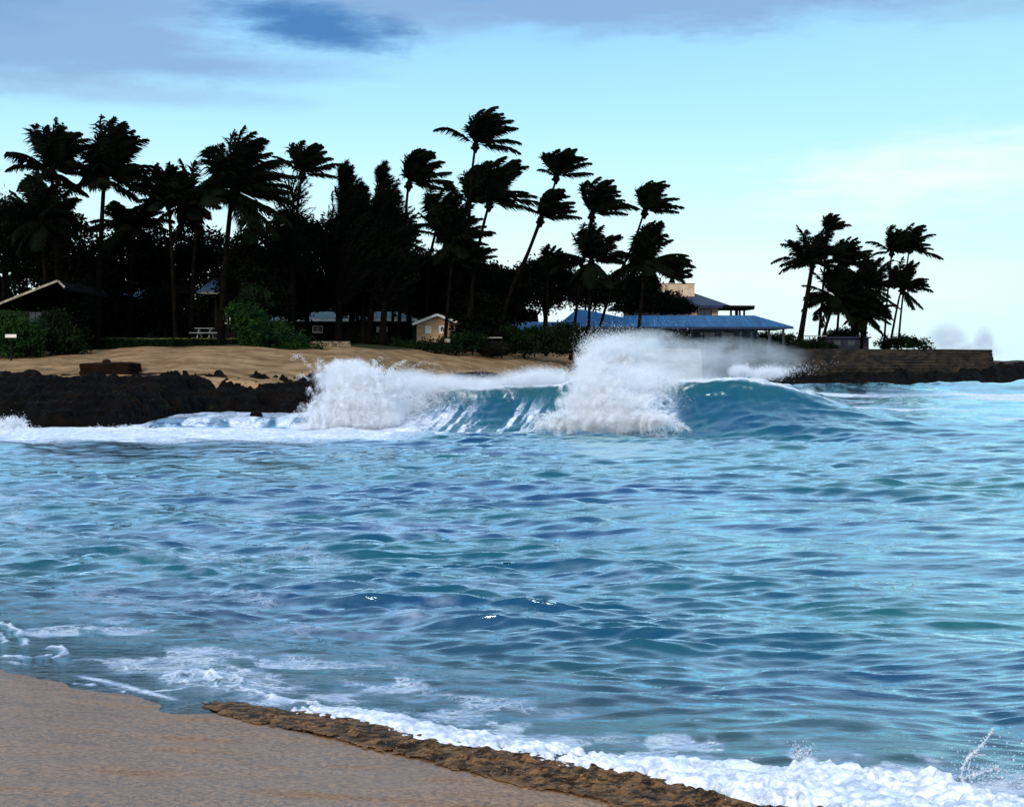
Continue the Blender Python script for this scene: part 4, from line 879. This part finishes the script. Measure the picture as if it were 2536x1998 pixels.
# hilltop house
Y = 150; z0 = gz(18, Y) - .3
t, lc = house('dark-roofed upper house with tan chimney block and open terrace', (WX(1740, Y), Y, z0))
zt = WZ(752, Y)
walls(t, lc, WX(1560, Y), WX(1782, Y), Y + 1, Y + 9, z0, WZ(757, Y), tan_stucco)
mb = hip_roof(WX(1520, Y), WX(1808, Y), Y, Y + 10, WZ(756, Y), WZ(727, Y + 5), WX(1590, Y), WX(1722, Y + 5), th=.3); part(mb, 'roof', navy_roof, t, lc)
mb = MB(); mb.slab([(WX(1790, Y), Y - .3, WZ(756.5, Y)), (WX(1868, Y), Y - .3, WZ(757, Y)), (WX(1874, Y), Y + 2, WZ(757.5, Y)), (WX(1868, Y), Y + 6, WZ(757, Y)), (WX(1790, Y), Y + 6, WZ(756.5, Y))], .33); part(mb, 'terrace_roof', dark_roof, t, lc)
mb = MB(); mb.box(WX(1634, Y + 5), WX(1716, Y + 5), Y + 3.6, Y + 6.4, WZ(736, Y + 5), WZ(705, Y + 5)); part(mb, 'chimney_block', tan_stucco, t, lc)
mb = MB(); mb.box(WX(1631, Y + 5), WX(1718, Y + 5), Y + 3.5, Y + 6.5, WZ(705, Y + 5) + .003, WZ(703, Y + 5)); part(mb, 'coping', simple('coping', (.3, .24, .18), (.4, .33, .25)), t, lc)
window(t, lc, WX(1730, Y), WX(1766, Y), Y + .998, WZ(790, Y), WZ(765, Y), dark_wood)
for px, w_ in ((1816, .1), (1830, .16), (1838, .1), (1849, .1)):
    mb = MB(); mb.box(WX(px, Y) - w_, WX(px, Y) + w_, Y + 1.5, Y + 1.7, z0, WZ(757, Y) - .3); part(mb, 'terrace_post', dark_wood if px != 1849 else teal_post, t, lc)
mb = MB(); mb.box(WX(1782, Y) + .003, WX(1862, Y), Y - .2, Y + 5.5, z0, WZ(790, Y)); part(mb, 'terrace_base', dark_wood, t, lc)
# low hut on the point
Y = 155; x0, x1 = WX(2044, Y), WX(2158, Y); z0 = gz(x0, Y) - .3
t, lc = house('low flat-roofed navy hut among the palms of the point', ((x0 + x1) / 2, Y, z0), 'hut', 'hut')
walls(t, lc, x0 + .2, x1 - .2, Y + .3, Y + 4, z0, WZ(838, Y), simple('navy_wall', (.004, .005, .014), (.010, .012, .028), 1.5))
mb = MB(); mb.slab([(x0, Y, WZ(834, Y)), (x1, Y, WZ(834, Y)), (x1, Y + 4.4, WZ(834, Y)), (x0, Y + 4.4, WZ(834, Y))], .16); part(mb, 'roof', navy_roof, t, lc)
window(t, lc, WX(2066, Y), WX(2084, Y), Y + .3, WZ(856, Y), WZ(842, Y), teal_post); window(t, lc, WX(2100, Y), WX(2120, Y), Y + .3, WZ(856, Y), WZ(842, Y), teal_post)
# railing
Y = 151; x0, x1 = WX(1990, Y), WX(2048, Y); lc = (x0, Y, gz(x0, Y) - .1); t = empty('railing', lc, 'short pale railing beside the thick palm trunk of the point', 'railing')
mb = MB(); mb.bar((x0, Y, WZ(832, Y)), (x1, Y, WZ(832, Y)), .08, .10); part(mb, 'top_rail', grey_wood, t, lc)
for i in range(5):
    xx = x0 + (x1 - x0) * i / 4; mb = MB(); mb.box(xx - .04, xx + .04, Y + .05, Y + .13, gz(xx, Y) - .1, WZ(832, Y) - .05); part(mb, 'post', dark_wood, t, lc)
# pale rail in front of the shrubs
Y = 113.6; x0, x1 = WX(1122, Y), WX(1243, Y); lc = (x0, Y, gz(x0, Y)); t = empty('railing', lc, 'long low grey rail above the boulders at the top of the beach', 'railing')
mb = MB(); mb.bar((x0, Y, WZ(837, Y)), (x1, Y, WZ(836, Y)), .1, .09); part(mb, 'top_rail', simple('dull_rail', (.10, .10, .09), (.22, .21, .19)), t, lc)
for i in range(6):
    xx = x0 + (x1 - x0) * i / 5; mb = MB(); mb.box(xx - .05, xx + .05, Y + .06, Y + .16, gz(xx, Y) - .2, WZ(838, Y)); part(mb, 'post', dark_wood, t, lc)
# sign board in the green shrub
Y = 86.5; sx, sz = WX(27, Y), WZ(832, Y); lc = (sx, Y, gz(sx, Y))
t = empty('sign', lc, 'small blank white board on a post in front of the big green shrub', 'sign')
mb = MB(); mb.box(sx - .34, sx + .34, Y - .03, Y, sz - .10, sz + .10); part(mb, 'board', white_paint, t, lc)
mb = MB(); mb.box(sx - .04, sx + .04, Y + .004, Y + .08, lc[2] - .3, sz + .08); part(mb, 'post', dark_wood, t, lc)

# ------------------------------------------------------------------ stone walls of the point
def stonewall(label, pts, ztop, zbot, th, name, cat, mat, seed, course=.34, amp=.10):
    P = np.array(pts, float); seg = np.r_[0, np.cumsum(np.hypot(*np.diff(P[:, :2], axis=0).T))]
    u = np.linspace(0, seg[-1], int(seg[-1] / .12)); X_ = np.interp(u, seg, P[:, 0]); Y_ = np.interp(u, seg, P[:, 1])
    zt = np.interp(u, seg, ztop) if hasattr(ztop, '__len__') else np.full_like(u, ztop)
    nz_ = 44; v = np.linspace(0, 1, nz_)
    tx, ty = np.gradient(X_), np.gradient(Y_); l_ = np.hypot(tx, ty); nx_, ny_ = ty / l_, -tx / l_
    U, Vv = np.meshgrid(u, v); Zz = zbot + (zt[None, :] - zbot) * Vv
    row = np.floor(Zz / course); uu = U / (course * 2.3) + .5 * (row % 2) + _h(row.astype(int), row.astype(int) * 0, 5) * 3
    cell = np.floor(uu); stone = _h(cell.astype(np.int64), row.astype(np.int64), seed)
    fu = np.abs(uu - cell - .5) * 2; fz = np.abs(Zz / course - row - .5) * 2
    joint = np.maximum(sm(fu, .86, 1), sm(fz, .78, 1))
    off = amp * (stone - .5) - amp * .9 * joint + .12 * (fbm(U * .5, Zz * .8, 3, seed) - .5) + (1 - Vv) * .35
    Xf = X_[None] + nx_[None] * off; Yf = Y_[None] + ny_[None] * off
    front = np.stack([Xf, Yf, Zz], -1); topb = np.stack([X_ - nx_ * th, Y_ - ny_ * th, zt], -1)[None]; bot = np.stack([X_ - nx_ * th, Y_ - ny_ * th, 0 * zt + zbot], -1)[None]
    G_ = np.concatenate([front, topb, bot], 0); loc = np.array((P[0, 0], P[0, 1], zbot))
    Fg = grid_faces(*G_.shape[:2]); nr, nc = G_.shape[:2]; Vt = G_.reshape(-1, 3) - loc
    o = mesh_np(name, Vt, Fg, mat); o.location = loc; tag(o, label, cat); return o
stone_m = M('sea_wall_stone')
a1 = stone_m.noise(.5, (1, 1, 2.5), 6, .7); a2 = stone_m.noise(2.5, (1, 1, 2), 5)
cc = stone_m.mix(stone_m.sstep(a1, .38, .66), (.004, .0035, .003), (.034, .023, .012))
cc = stone_m.mix(stone_m.sstep(a2, .55, .7, 0, .7), cc, (.03, .022, .015))
stone_m = stone_m.done(stone_m.shader('ShaderNodeBsdfPrincipled', cc, .85, stone_m.bump(a2, .6, .06), Specular_IOR_Level=.2))
def cp(X, o=1.2): return (X, float(coast(X)) + o)
stonewall('long weathered stone sea wall curving round the point', [cp(x) for x in (14.5, 20, 25, 32, 40, 48, 54)], [WZ(863, 126), WZ(864, 132), 4.2, 4.22, 4.25, 4.3, 4.3], -.5, 1.2, 'sea_wall', 'sea wall', stone_m, 301)
conc = simple('pale_concrete', (.20, .16, .12), (.34, .28, .21), .8, .9, (1, 1, 2))
stonewall('pale low wall where the sand meets the stone sea wall', [(WX(1540, 118), 118), (WX(1640, 121), 121), (WX(1735, 124), 124)], [WZ(864, 118), WZ(863, 121), WZ(864, 124)], .4, .8, 'garden_wall', 'wall', conc, 305, .8, .02)
xr = np.linspace(13, 100, 560); dq = np.linspace(-3, 4, 44); XQ, DQ = np.meshgrid(xr, dq); YQ = coast(XQ) + DQ - .6
zq = np.interp(DQ, [-3, -1.5, -.6, .6, 1.6, 4], [-1.2, .1, 1.1, 1.7, 1.9, 1.9]) * (.55 + .9 * fbm(XQ * .22, DQ * .3, 3, 331)) + (fbm(XQ * 1.1, DQ * 1.2, 4, 333) - .5) * 1.1
zq = zq + sm(XQ, 53, 57) * (1.0 + .5 * (fbm(XQ * .35, 0 * XQ, 3, 335) - .5)) * sm(DQ, -1.5, 1.5)
tag(mesh_np('shore_rocks', np.stack([XQ, YQ, zq], -1).reshape(-1, 3), grid_faces(*XQ.shape), rock_m), kind='structure')
Y = 158.5
stonewall('low dark parapet on the sea wall left of the end block', [(WX(2308, Y), Y), (WX(2392, Y + 3), Y + 3)], WZ(866, 159), 3.8, 1.0, 'parapet', 'wall', stone_m, 307, .2, .04)
stonewall('dark block at the seaward end of the sea wall', [(WX(2406, 162), 162), (WX(2456, 163), 163), (WX(2458, 168), 168)], WZ(865.5, 162), -.4, 2.0, 'wall_block', 'wall', stone_m, 308, .5, .14)
stonewall('low tan revetment of loose stones beside the green sloping shrub', [(WX(775, 100), 100), (WX(868, 101), 101)], WZ(845, 100), 3.0, .8, 'revetment', 'wall', simple('tan_stone', (.05, .035, .02), (.26, .19, .11), 3, .9), 309, .18, .12)

# ------------------------------------------------------------------ spray: droplets thrown up by the breaker
sm_ = M('spray_drops'); sd_ = sm_.shader('ShaderNodeBsdfDiffuse', (.93, .95, .98)); st_ = sm_.shader('ShaderNodeBsdfTranslucent', (.93, .95, .98))
spray_m = sm_.done(sm_.mixs(.5, sd_, st_))
TET = nrmz(np.array([(1, 1, 1), (1, -1, -1), (-1, 1, -1), (-1, -1, 1)], float))
def drops(name, P, size, mat=spray_m, seed=0):
    rs = np.random.RandomState(seed); n = len(P); q = nrmz(rs.normal(size=(n, 4)))
    w_, x, y, z = q.T
    Rm = np.stack([1 - 2 * (y * y + z * z), 2 * (x * y - w_ * z), 2 * (x * z + w_ * y), 2 * (x * y + w_ * z), 1 - 2 * (x * x + z * z), 2 * (y * z - w_ * x), 2 * (x * z - w_ * y), 2 * (y * z + w_ * x), 1 - 2 * (x * x + y * y)], 1).reshape(n, 3, 3)
    V_ = np.einsum('nij,kj->nki', Rm, TET) * np.asarray(size).reshape(-1, 1, 1) + P[:, None]
    i = 4 * np.arange(n)[:, None]
    F_ = np.concatenate([i + np.array([f]) for f in ((0, 1, 2), (0, 3, 1), (0, 2, 3), (1, 3, 2))])
    o = mesh_np(name, V_.reshape(-1, 3), F_, mat); tag(o, kind='stuff'); return o
def burst(rs, n, px, py, rx, ry, Y, ry_y, puffs=60, puff=.35, streak=None, edge=1.0, up=False):
    """clustered droplets inside an ellipsoid given by its silhouette"""
    k = Y / F; d = nrmz(rs.normal(size=(puffs, 3))); r = rs.rand(puffs, 1) ** (1 / 2.2) * edge
    if up: d[:, 2] = np.where(d[:, 2] < -.3, -d[:, 2], d[:, 2])
    c = np.array(W(px, py, Y)) + d * r * np.array([rx * k, ry_y, ry * k])
    i = rs.randint(0, puffs, n); s = puff * rs.uniform(.4, 1.3, puffs)[i][:, None]
    dd = rs.normal(size=(n, 3)) * .62
    P = c[i] + dd * s * np.array([1, .8, 1.0])
    if streak is not None: P = P + rs.exponential(1, (n, 1)) * np.array(streak) * rs.rand(n, 1)
    return P
rs = np.random.RandomState(77)
A = []
A.append(burst(rs, 60000, 885, 1036, 125, 26, 60.5, 1.1, 240, .22)); A.append(burst(rs, 60000, 885, 990, 96, 38, 60.6, 1.0, 240, .24)); A.append(burst(rs, 36000, 868, 945, 62, 34, 61, .7, 150, .22))
A.append(burst(rs, 14000, 862, 915, 60, 26, 61, .6, 260, .14)); A.append(burst(rs, 12000, 930, 950, 60, 34, 61, .7, 200, .2, (.4, 0, .1))); A.append(burst(rs, 9000, 790, 1020, 40, 30, 61, .6, 160, .14))
A.append(burst(rs, 14000, 1000, 1000, 60, 34, 62, .7, 120, .26, (.5, 0, .1))); A.append(burst(rs, 9000, 765, 1058, 60, 8, 60, .8, 90, .15))
def jets(n, per, x0, x1, py, Y, vx, vz, T=.9, sig=.05, vy=.4):
    # thrown threads of drops on ballistic arcs, the wind carrying them to the right
    P_ = []
    for _ in range(n):
        px = rs.uniform(x0, x1); o_ = np.array(W(px, py + rs.uniform(-14, 14), Y + rs.normal(0, .4))); v = np.array([rs.uniform(*vx), rs.normal(0, vy), rs.uniform(*vz)])
        m_ = int(per * rs.uniform(.4, 1.4)); t0 = rs.uniform(.05, .4); t = np.sort(rs.uniform(0, 1, m_)) * (T - t0) * rs.uniform(.4, 1) + t0
        P_.append(o_ + v * t[:, None] + np.stack([.9 * t * t, 0 * t, -4.9 * t * t], 1) + rs.normal(size=(m_, 3)) * (sig * (.4 + 1.2 * t))[:, None])
    return np.concatenate(P_)
A.append(jets(170, 190, 790, 990, 1020, 60.4, (-2.6, 2.2), (2.0, 6.6))); A.append(jets(60, 160, 760, 860, 1045, 60, (-2.6, -.2), (1.0, 3.6), .7))
P = np.concatenate(A); P = P[P[:, 2] > 0]; drops('sea_spray', P, .0135 * rs.uniform(.4, 1.3, len(P)), seed=1)
A = []
A.append(burst(rs, 90000, 1500, 1040, 148, 26, 54.4, 1.1, 380, .20)); A.append(burst(rs, 60000, 1490, 1000, 112, 30, 54.9, 1.0, 280, .22)); A.append(burst(rs, 34000, 1475, 962, 66, 30, 55.6, .8, 220, .24))
A.append(burst(rs, 15000, 1456, 915, 42, 30, 56.4, .6, 150, .24, (.3, 0, .1))); A.append(burst(rs, 6000, 1462, 872, 36, 30, 57, .6, 120, .26, (.5, 0, .2))); A.append(burst(rs, 10000, 1370, 1052, 44, 10, 54.2, .5, 120, .12))
A.append(burst(rs, 16000, 1610, 950, 80, 22, 57.2, .8, 130, .24, (.6, .1, .1))); A.append(burst(rs, 7000, 1500, 850, 70, 24, 57.5, .8, 260, .4, (1.0, .2, .1))); A.append(burst(rs, 9000, 1620, 1040, 34, 12, 53.9, .4, 120, .1))
A.append(jets(170, 190, 1405, 1560, 1020, 54.8, (-1.6, 2.8), (1.6, 6.2))); A.append(jets(80, 130, 1430, 1560, 930, 56.8, (-1.2, 4.5), (1.5, 5.0))); A.append(jets(60, 150, 1350, 1430, 1050, 54.2, (-2.4, .2), (.8, 3.0), .6)); A.append(jets(60, 150, 1560, 1660, 1045, 53.9, (-.4, 2.2), (.6, 2.6), .5))
P = np.concatenate(A); P = P[P[:, 2] > -.1]; drops('sea_spray', P, .0125 * rs.uniform(.4, 1.3, len(P)), seed=2)
A = [jets(220, 120, 1010, 1400, 965, 62, (-.2, 3.2), (.4, 2.4), .7, .06), burst(rs, 24000, 1060, 955, 60, 20, 62.5, .7, 90, .26, (.5, .1, .1)), burst(rs, 30000, 1320, 940, 86, 16, 61.5, .7, 90, .28, (.5, .1, .1)), burst(rs, 14000, 1190, 955, 90, 12, 62.5, .7, 90, .22, (.4, .1, .05))]
P = np.concatenate(A); drops('sea_spray', P, .012 * rs.uniform(.4, 1.3, len(P)), seed=3)
A = [burst(rs, 9000, 1735, 950, 80, 7, 58.2, .5, 60, .10, (.3, .1, .05)), burst(rs, 14000, 1880, 925, 50, 10, 96, .8, 60, .32, (.8, .1, .1)), burst(rs, 9000, 1830, 918, 26, 8, 96, .8, 40, .3), burst(rs, 5000, 1970, 972, 50, 4, 100, .8, 40, .2)]
P = np.concatenate(A); drops('sea_spray', P, .022 * rs.uniform(.4, 1.3, len(P)), seed=4)
A = [burst(rs, 12000, 25, 1058, 34, 22, 58, .8, 60, .2), burst(rs, 6000, 40, 1075, 60, 12, 57, .8, 60, .15), burst(rs, 8000, 320, 1066, 130, 5, 58.5, .6, 90, .12)]
P = np.concatenate(A); drops('sea_spray', P, .018 * rs.uniform(.4, 1.3, len(P)), seed=5)
def mist(blobs, dens0, color=(.97, .98, 1.0), scale=1.1, lo=.30, hi=.75, seed=0.0, stretch=(.6, 1, 1)):
    """fine spray hanging in the air: one closed hull, density as soft lobes broken by noise"""
    Bs = [(*W(px, py, Y), rx / F * Y, ry_, rz / F * Y, k) for px, py, rx, rz, Y, ry_, k in blobs]
    lo_ = np.min([np.array(q[:3]) - np.array(q[3:6]) for q in Bs], 0) - .05; hi_ = np.max([np.array(q[:3]) + np.array(q[3:6]) for q in Bs], 0) + .05
    mb = MB(); mb.box(lo_[0], hi_[0], lo_[1], hi_[1], max(lo_[2], -.5), hi_[2])
    mt = M('fine_spray'); tot = None
    sp = mt.n('ShaderNodeSeparateXYZ'); mt.l(mt.pos(), sp.inputs[0])
    warp = mt.math('MULTIPLY', mt.math('SUBTRACT', mt.noise(scale * .7, stretch, 5, .62), .5), 2.0)
    for q in Bs:
        t = None
        for k in range(3):
            e_ = mt.math('DIVIDE', mt.math('SUBTRACT', sp.outputs[k], float(q[k])), float(q[3 + k])); e_ = mt.math('MULTIPLY', e_, e_); t = e_ if t is None else mt.math('ADD', t, e_)
        v = mt.math('MULTIPLY', mt.sstep(mt.math('ADD', t, warp), 1.0, .0), float(q[6])); v = mt.math('MULTIPLY', v, mt.sstep(t, 1.0, .8)); tot = v if tot is None else mt.math('MAXIMUM', tot, v)
    nz_ = mt.sstep(mt.noise(scale * 2, stretch, 5, .62), lo, hi, .12, 1.0)
    vs = mt.n('ShaderNodeVolumePrincipled'); mt.set(vs.inputs['Color'], color); mt.set(vs.inputs['Density'], mt.math('MULTIPLY', mt.math('MULTIPLY', tot, nz_), dens0)); mt.set(vs.inputs['Anisotropy'], .2)
    mt.l(vs.outputs[0], mt.out.inputs['Volume'])
    o = mb.build('sea_mist', mt.m); tag(o, kind='stuff'); return o
mist([(1500, 1040, 165, 36, 54.8, 1.2, 1.6), (1478, 996, 110, 44, 55.2, 1.1, 1.6), (1462, 945, 66, 44, 56.2, 1.0, 1.1), (1468, 895, 50, 46, 57, 1.0, .75), (1505, 862, 90, 44, 57.5, 1.2, .6), (1590, 856, 130, 46, 58, 1.6, .62), (1650, 884, 210, 58, 58.5, 1.8, .5), (1800, 884, 220, 56, 59, 1.8, .28), (1680, 940, 180, 40, 59.5, 1.4, .65), (1560, 930, 110, 44, 57.2, 1.0, .8), (1330, 935, 120, 34, 61, 1.4, .35)], 2.5)
mist([(890, 1005, 140, 72, 60.8, 1.6, 1.7), (870, 940, 110, 56, 61, 1.4, 1.6), (1010, 950, 100, 44, 62, 1.3, 1.0), (1130, 950, 150, 26, 62.6, 1.2, .55), (1300, 940, 150, 24, 62.2, 1.3, .32)], 2.3)
mist([(2345, 845, 60, 52, 182, 3, 1.0), (2437, 848, 26, 48, 182, 3, 1.0), (2395, 868, 110, 24, 182, 3, .8)], .28, (.62, .55, .90), .4, .3, .7)
sc.cycles.volume_bounces = 8; sc.cycles.volume_step_rate = 2.0; sc.cycles.volume_max_steps = 128

# ------------------------------------------------------------------ foam and backwash at the near shore
SX, SY = .78 / 1.2683, 1 / 1.2683            # seaward unit direction
def shore_xy(u, s): return u * SY + s * SX, 9.45 - u * SX + s * SY - .0 + 0 * u
# u runs along the shoreline (positive to the right), s seaward
u = np.linspace(-7.5, 7, 2500); s = np.linspace(-.5, 2.9, 500)
U, S2 = np.meshgrid(u, s); Xs, Ys_ = shore_xy(U, S2)
B1 = np.interp(U, [-7, -4.4, -3.6, -3.0, -2.2, -1.1, .13, .97, 1.8, 2.6, 9], [.03, .03, .12, .28, .48, .44, .62, .63, .70, .72, .75])
F1 = np.interp(U, [-7, -4.4, -3.0, -2.2, -1.1, .13, .97, 1.8, 2.5, 4, 9], [.12, .2, .5, .66, .70, .92, 1.10, 1.5, 1.75, 1.9, 2.0])
wv_ = .09 * (fbm(U * 1.5, 0 * U, 3, 401) - .5) * 2
cen = (B1 + F1) / 2 + wv_ - .03; wd_ = (F1 - B1) / 2 + .05
n1 = fbm(U * 1.9, S2 * 2.9, 4, 402); fine = fbm(U * 26, S2 * 30, 4, 404)
def billow(x, y, sd): return np.abs(2 * vn(x, y, sd) - 1) ** .7 
bil = .62 * billow(U * 2.6 + n1 * 2, S2 * 3.6, 403) + .26 * billow(U * 6.7, S2 * 8 + n1 * 3, 405) + .12 * billow(U * 15, S2 * 18, 406)
prof = 1 - np.abs((S2 - cen) / wd_) ** 2.2
thick = sm(U, -1.2, 1.6)
lc = 1 - 9 * np.abs(fbm(U * 6 + 2 * n1, S2 * 6, 3, 441) - .5)
mask = prof * (.75 + .3 * thick) + (n1 - .5) * (2.8 - .3 * thick) + (fine - .5) * 1.6 + .22 * lc - .24 + .22 * thick - .14 * sm(U, 1.6, 2.6) * (S2 > cen)
mask -= 3 * (1 - sm(U, -3.1, -2.5))
amp = np.interp(U, [-7, -2, 0, 1.5, 3], [.018, .025, .04, .068, .085])
thick2 = thick * (1 - .25 * sm(U, 1.9, 2.8))
h = np.clip(mask * 1.4, 0, 1) ** .7 * amp * (.22 + 1.5 * bil + .16 * (fine - .5))
def smooth(q, k):
    for _ in range(k): q = (q + np.roll(q, 1, 0) + np.roll(q, -1, 0) + np.roll(q, 1, 1) + np.roll(q, -1, 1)) / 5
    return q
h = smooth(h * (mask > 0), 7) + .007 * (fine - .5)
Zb = np.maximum(ground_z(Xs, Ys_), .018)
on = (mask > 0) & (prof > -1.2)
Zf = Zb + np.where(on, .004 + h, -.004)
Fq = grid_faces(*U.shape); kf = on.ravel()[Fq].any(1)
fmn = M('foam'); fc = fmn.mix(fmn.sstep(fmn.noise(9, detail=7, rough=.75), .36, .60), (.36, .41, .53), (.78, .81, .87))
foam_m = fmn.done(fmn.shader('ShaderNodeBsdfPrincipled', fc, .6, fmn.bump(fmn.noise(70, detail=4, rough=.7), .6, .010), Specular_IOR_Level=.4))
o = mesh_np('sea_foam', np.stack([Xs, Ys_, Zf], -1).reshape(-1, 3), Fq[kf], foam_m, smooth=True); tag(o, kind='stuff')
# churned sandy backwash, landward of the foam
cb = B1 * .55 + wv_; wb = B1 * .43 + .06
pb = 1 - np.abs((S2 - cb) / wb) ** 2
nb = fbm(U * 2.2, S2 * 3.5, 4, 411); fb = fbm(U * 15, S2 * 26, 4, 412); rb_ = np.abs(2 * fbm(U * 5, S2 * 11, 4, 413) - 1) * 2.2
mb_ = pb + (nb - .5) * 1.5 + (fb - .5) * 1.6 - .05 - 3 * (1 - sm(U, -3.7, -3.0))
hb = smooth(smooth(np.clip(mb_, 0, 1), 10) * (.75 + .5 * rb_), 14) * sm(mb_, 0, .55) * .7 * np.interp(U, [-4, -2, 0, 2], [.012, .022, .030, .036]) * (.3 + 1.1 * rb_)
onb = (mb_ > 0) & (pb > -1.2); Zk = Zb + np.where(onb, .001 + hb, -.006); kf = onb.ravel()[Fq].any(1)
bm_ = M('sandy_backwash'); bc = bm_.mix(bm_.sstep(bm_.noise(7, (1, 2.6, 1), 8, .8, rot=R(-37)), .44, .60), (.010, .005, .002), (.19, .098, .042))
bc = bm_.mix(bm_.sstep(bm_.attr('rim'), .35, -.3), bc, (.15, .080, .038))
bc = bm_.mix(bm_.sstep(bm_.noise(44, detail=4, rough=.75), .60, .72), bc, (.42, .31, .19))
back_m = bm_.done(bm_.shader('ShaderNodeBsdfPrincipled', bc, .6, bm_.bump(bm_.noise(26, (1, 1.8, 1), 5, .65, rot=R(-37)), .7, .022), Specular_IOR_Level=.12))
o = mesh_np('backwash', np.stack([Xs, Ys_, Zk], -1).reshape(-1, 3), Fq[kf], back_m, attrs=dict(rim=pb), smooth=True); tag(o, kind='stuff')
# splash at the bottom right corner: bent strand of water, drops and froth
rs = np.random.RandomState(90)
def strand(name, pts, r0, n, seed):
    pts = np.array(pts); t = rs.rand(n) ** .9 * (len(pts) - 1); i = np.minimum(t.astype(int), len(pts) - 2); f = (t - i)[:, None]
    P = pts[i] * (1 - f) + pts[i + 1] * f; w = np.interp(t, [0, len(pts) - 1], [1.0, .45])[:, None]
    return P + rs.normal(size=(n, 3)) * r0 * w * np.array([1, 1, .9])
Y = 9.35
st = [W(2392, 1962, Y), W(2382, 1930, Y), W(2384, 1900, Y), W(2400, 1872, Y), W(2420, 1856, Y), W(2437, 1838, Y), W(2452, 1815, Y), W(2458, 1803, Y)]
P = strand('s', st, .012, 120, 1)
P2 = strand('s', [W(2395, 1905, Y), W(2425, 1908, Y), W(2450, 1902, Y), W(2466, 1895, Y), W(2472, 1910, Y)], .010, 60, 2)
P3 = burst(rs, 1900, 2470, 1950, 100, 46, 9.4, .2, 60, .06); P4 = burst(rs, 160, 2450, 1900, 130, 90, 9.4, .3, 80, .08)
P5 = burst(rs, 160, 1985, 1872, 14, 14, 9.75, .05, 18, .014); P5b = burst(rs, 60, 1985, 1850, 40, 22, 9.75, .05, 22, .02)
PP = np.concatenate([P, P2, P3, P4, P5, P5b]); sz = np.concatenate([rs.uniform(.002, .006, len(P) + len(P2)), np.clip(.0035 * np.exp(rs.normal(0, .55, len(P3))), .0015, .013), rs.uniform(.002, .007, len(P4)), rs.uniform(.004, .010, len(P5)), rs.uniform(.002, .005, len(P5b))])
# rounded drops (small icospheres)
import bmesh
bmh = bmesh.new(); bmesh.ops.create_icosphere(bmh, subdivisions=1, radius=1); ic = np.array([v.co[:] for v in bmh.verts]); icf = np.array([[v.index for v in f.verts] for f in bmh.faces]); bmh.free()
V_ = (ic[None] * sz[:, None, None] + PP[:, None]).reshape(-1, 3); F_ = (icf[None] + len(ic) * np.arange(len(PP))[:, None, None]).reshape(-1, 3)
dm = M('splash_water'); ds_ = dm.shader('ShaderNodeBsdfPrincipled', (.62, .70, .80), .08, Specular_IOR_Level=.6); dtl = dm.shader('ShaderNodeBsdfTranslucent', (.5, .65, .75)); splash_m = dm.done(dm.mixs(.35, ds_, dtl))
mb = MB()
def wob_tube(pts, r0, seed, sub=9):
    rs2 = np.random.RandomState(seed); q = np.array(pts); t = np.linspace(0, len(q) - 1, (len(q) - 1) * sub + 1); P_ = np.stack([np.interp(t, np.arange(len(q)), q[:, k]) for k in range(3)], 1)
    k_ = np.ones(5) / 5; P_ = np.stack([np.convolve(np.pad(P_[:, k], 2, mode='edge'), k_, 'valid') for k in range(3)], 1) + rs2.normal(0, .0035, P_.shape)
    rad = r0 * np.interp(t, [0, len(q) - 1], [1.5, .6]) * np.exp(rs2.normal(0, .45, len(t))); mb.tube(P_.tolist(), rad.tolist(), 7)
wob_tube(st, .0085, 1); wob_tube([W(2383, 1925, Y), W(2425, 1914, Y), W(2450, 1908, Y), W(2466, 1898, Y), W(2473, 1908, Y), W(2468, 1916, Y)], .006, 2); wob_tube([W(2400, 1872, Y), W(2425, 1868, Y), W(2440, 1870, Y)], .004, 3)
wob_tube([W(2412, 1965, Y), W(2404, 1930, Y), W(2398, 1900, Y), W(2402, 1875, Y)], .005, 4); wob_tube([W(1975, 1870, 9.8), W(1982, 1856, 9.8), W(1974, 1846, 9.8)], .009, 5); wob_tube([W(1990, 1872, 9.8), W(2003, 1860, 9.8), W(2008, 1854, 9.8)], .008, 6)
tv = np.array(mb.v); tf = np.array([t_ for f in mb.f for t_ in [(f[0], f[i], f[i + 1]) for i in range(1, len(f) - 1)]])
V_ = np.concatenate([V_, tv]); F_ = np.concatenate([F_, tf + len(V_) - len(tv)])
o = mesh_np('water_splash', V_, F_, splash_m, smooth=True); tag(o, kind='stuff')
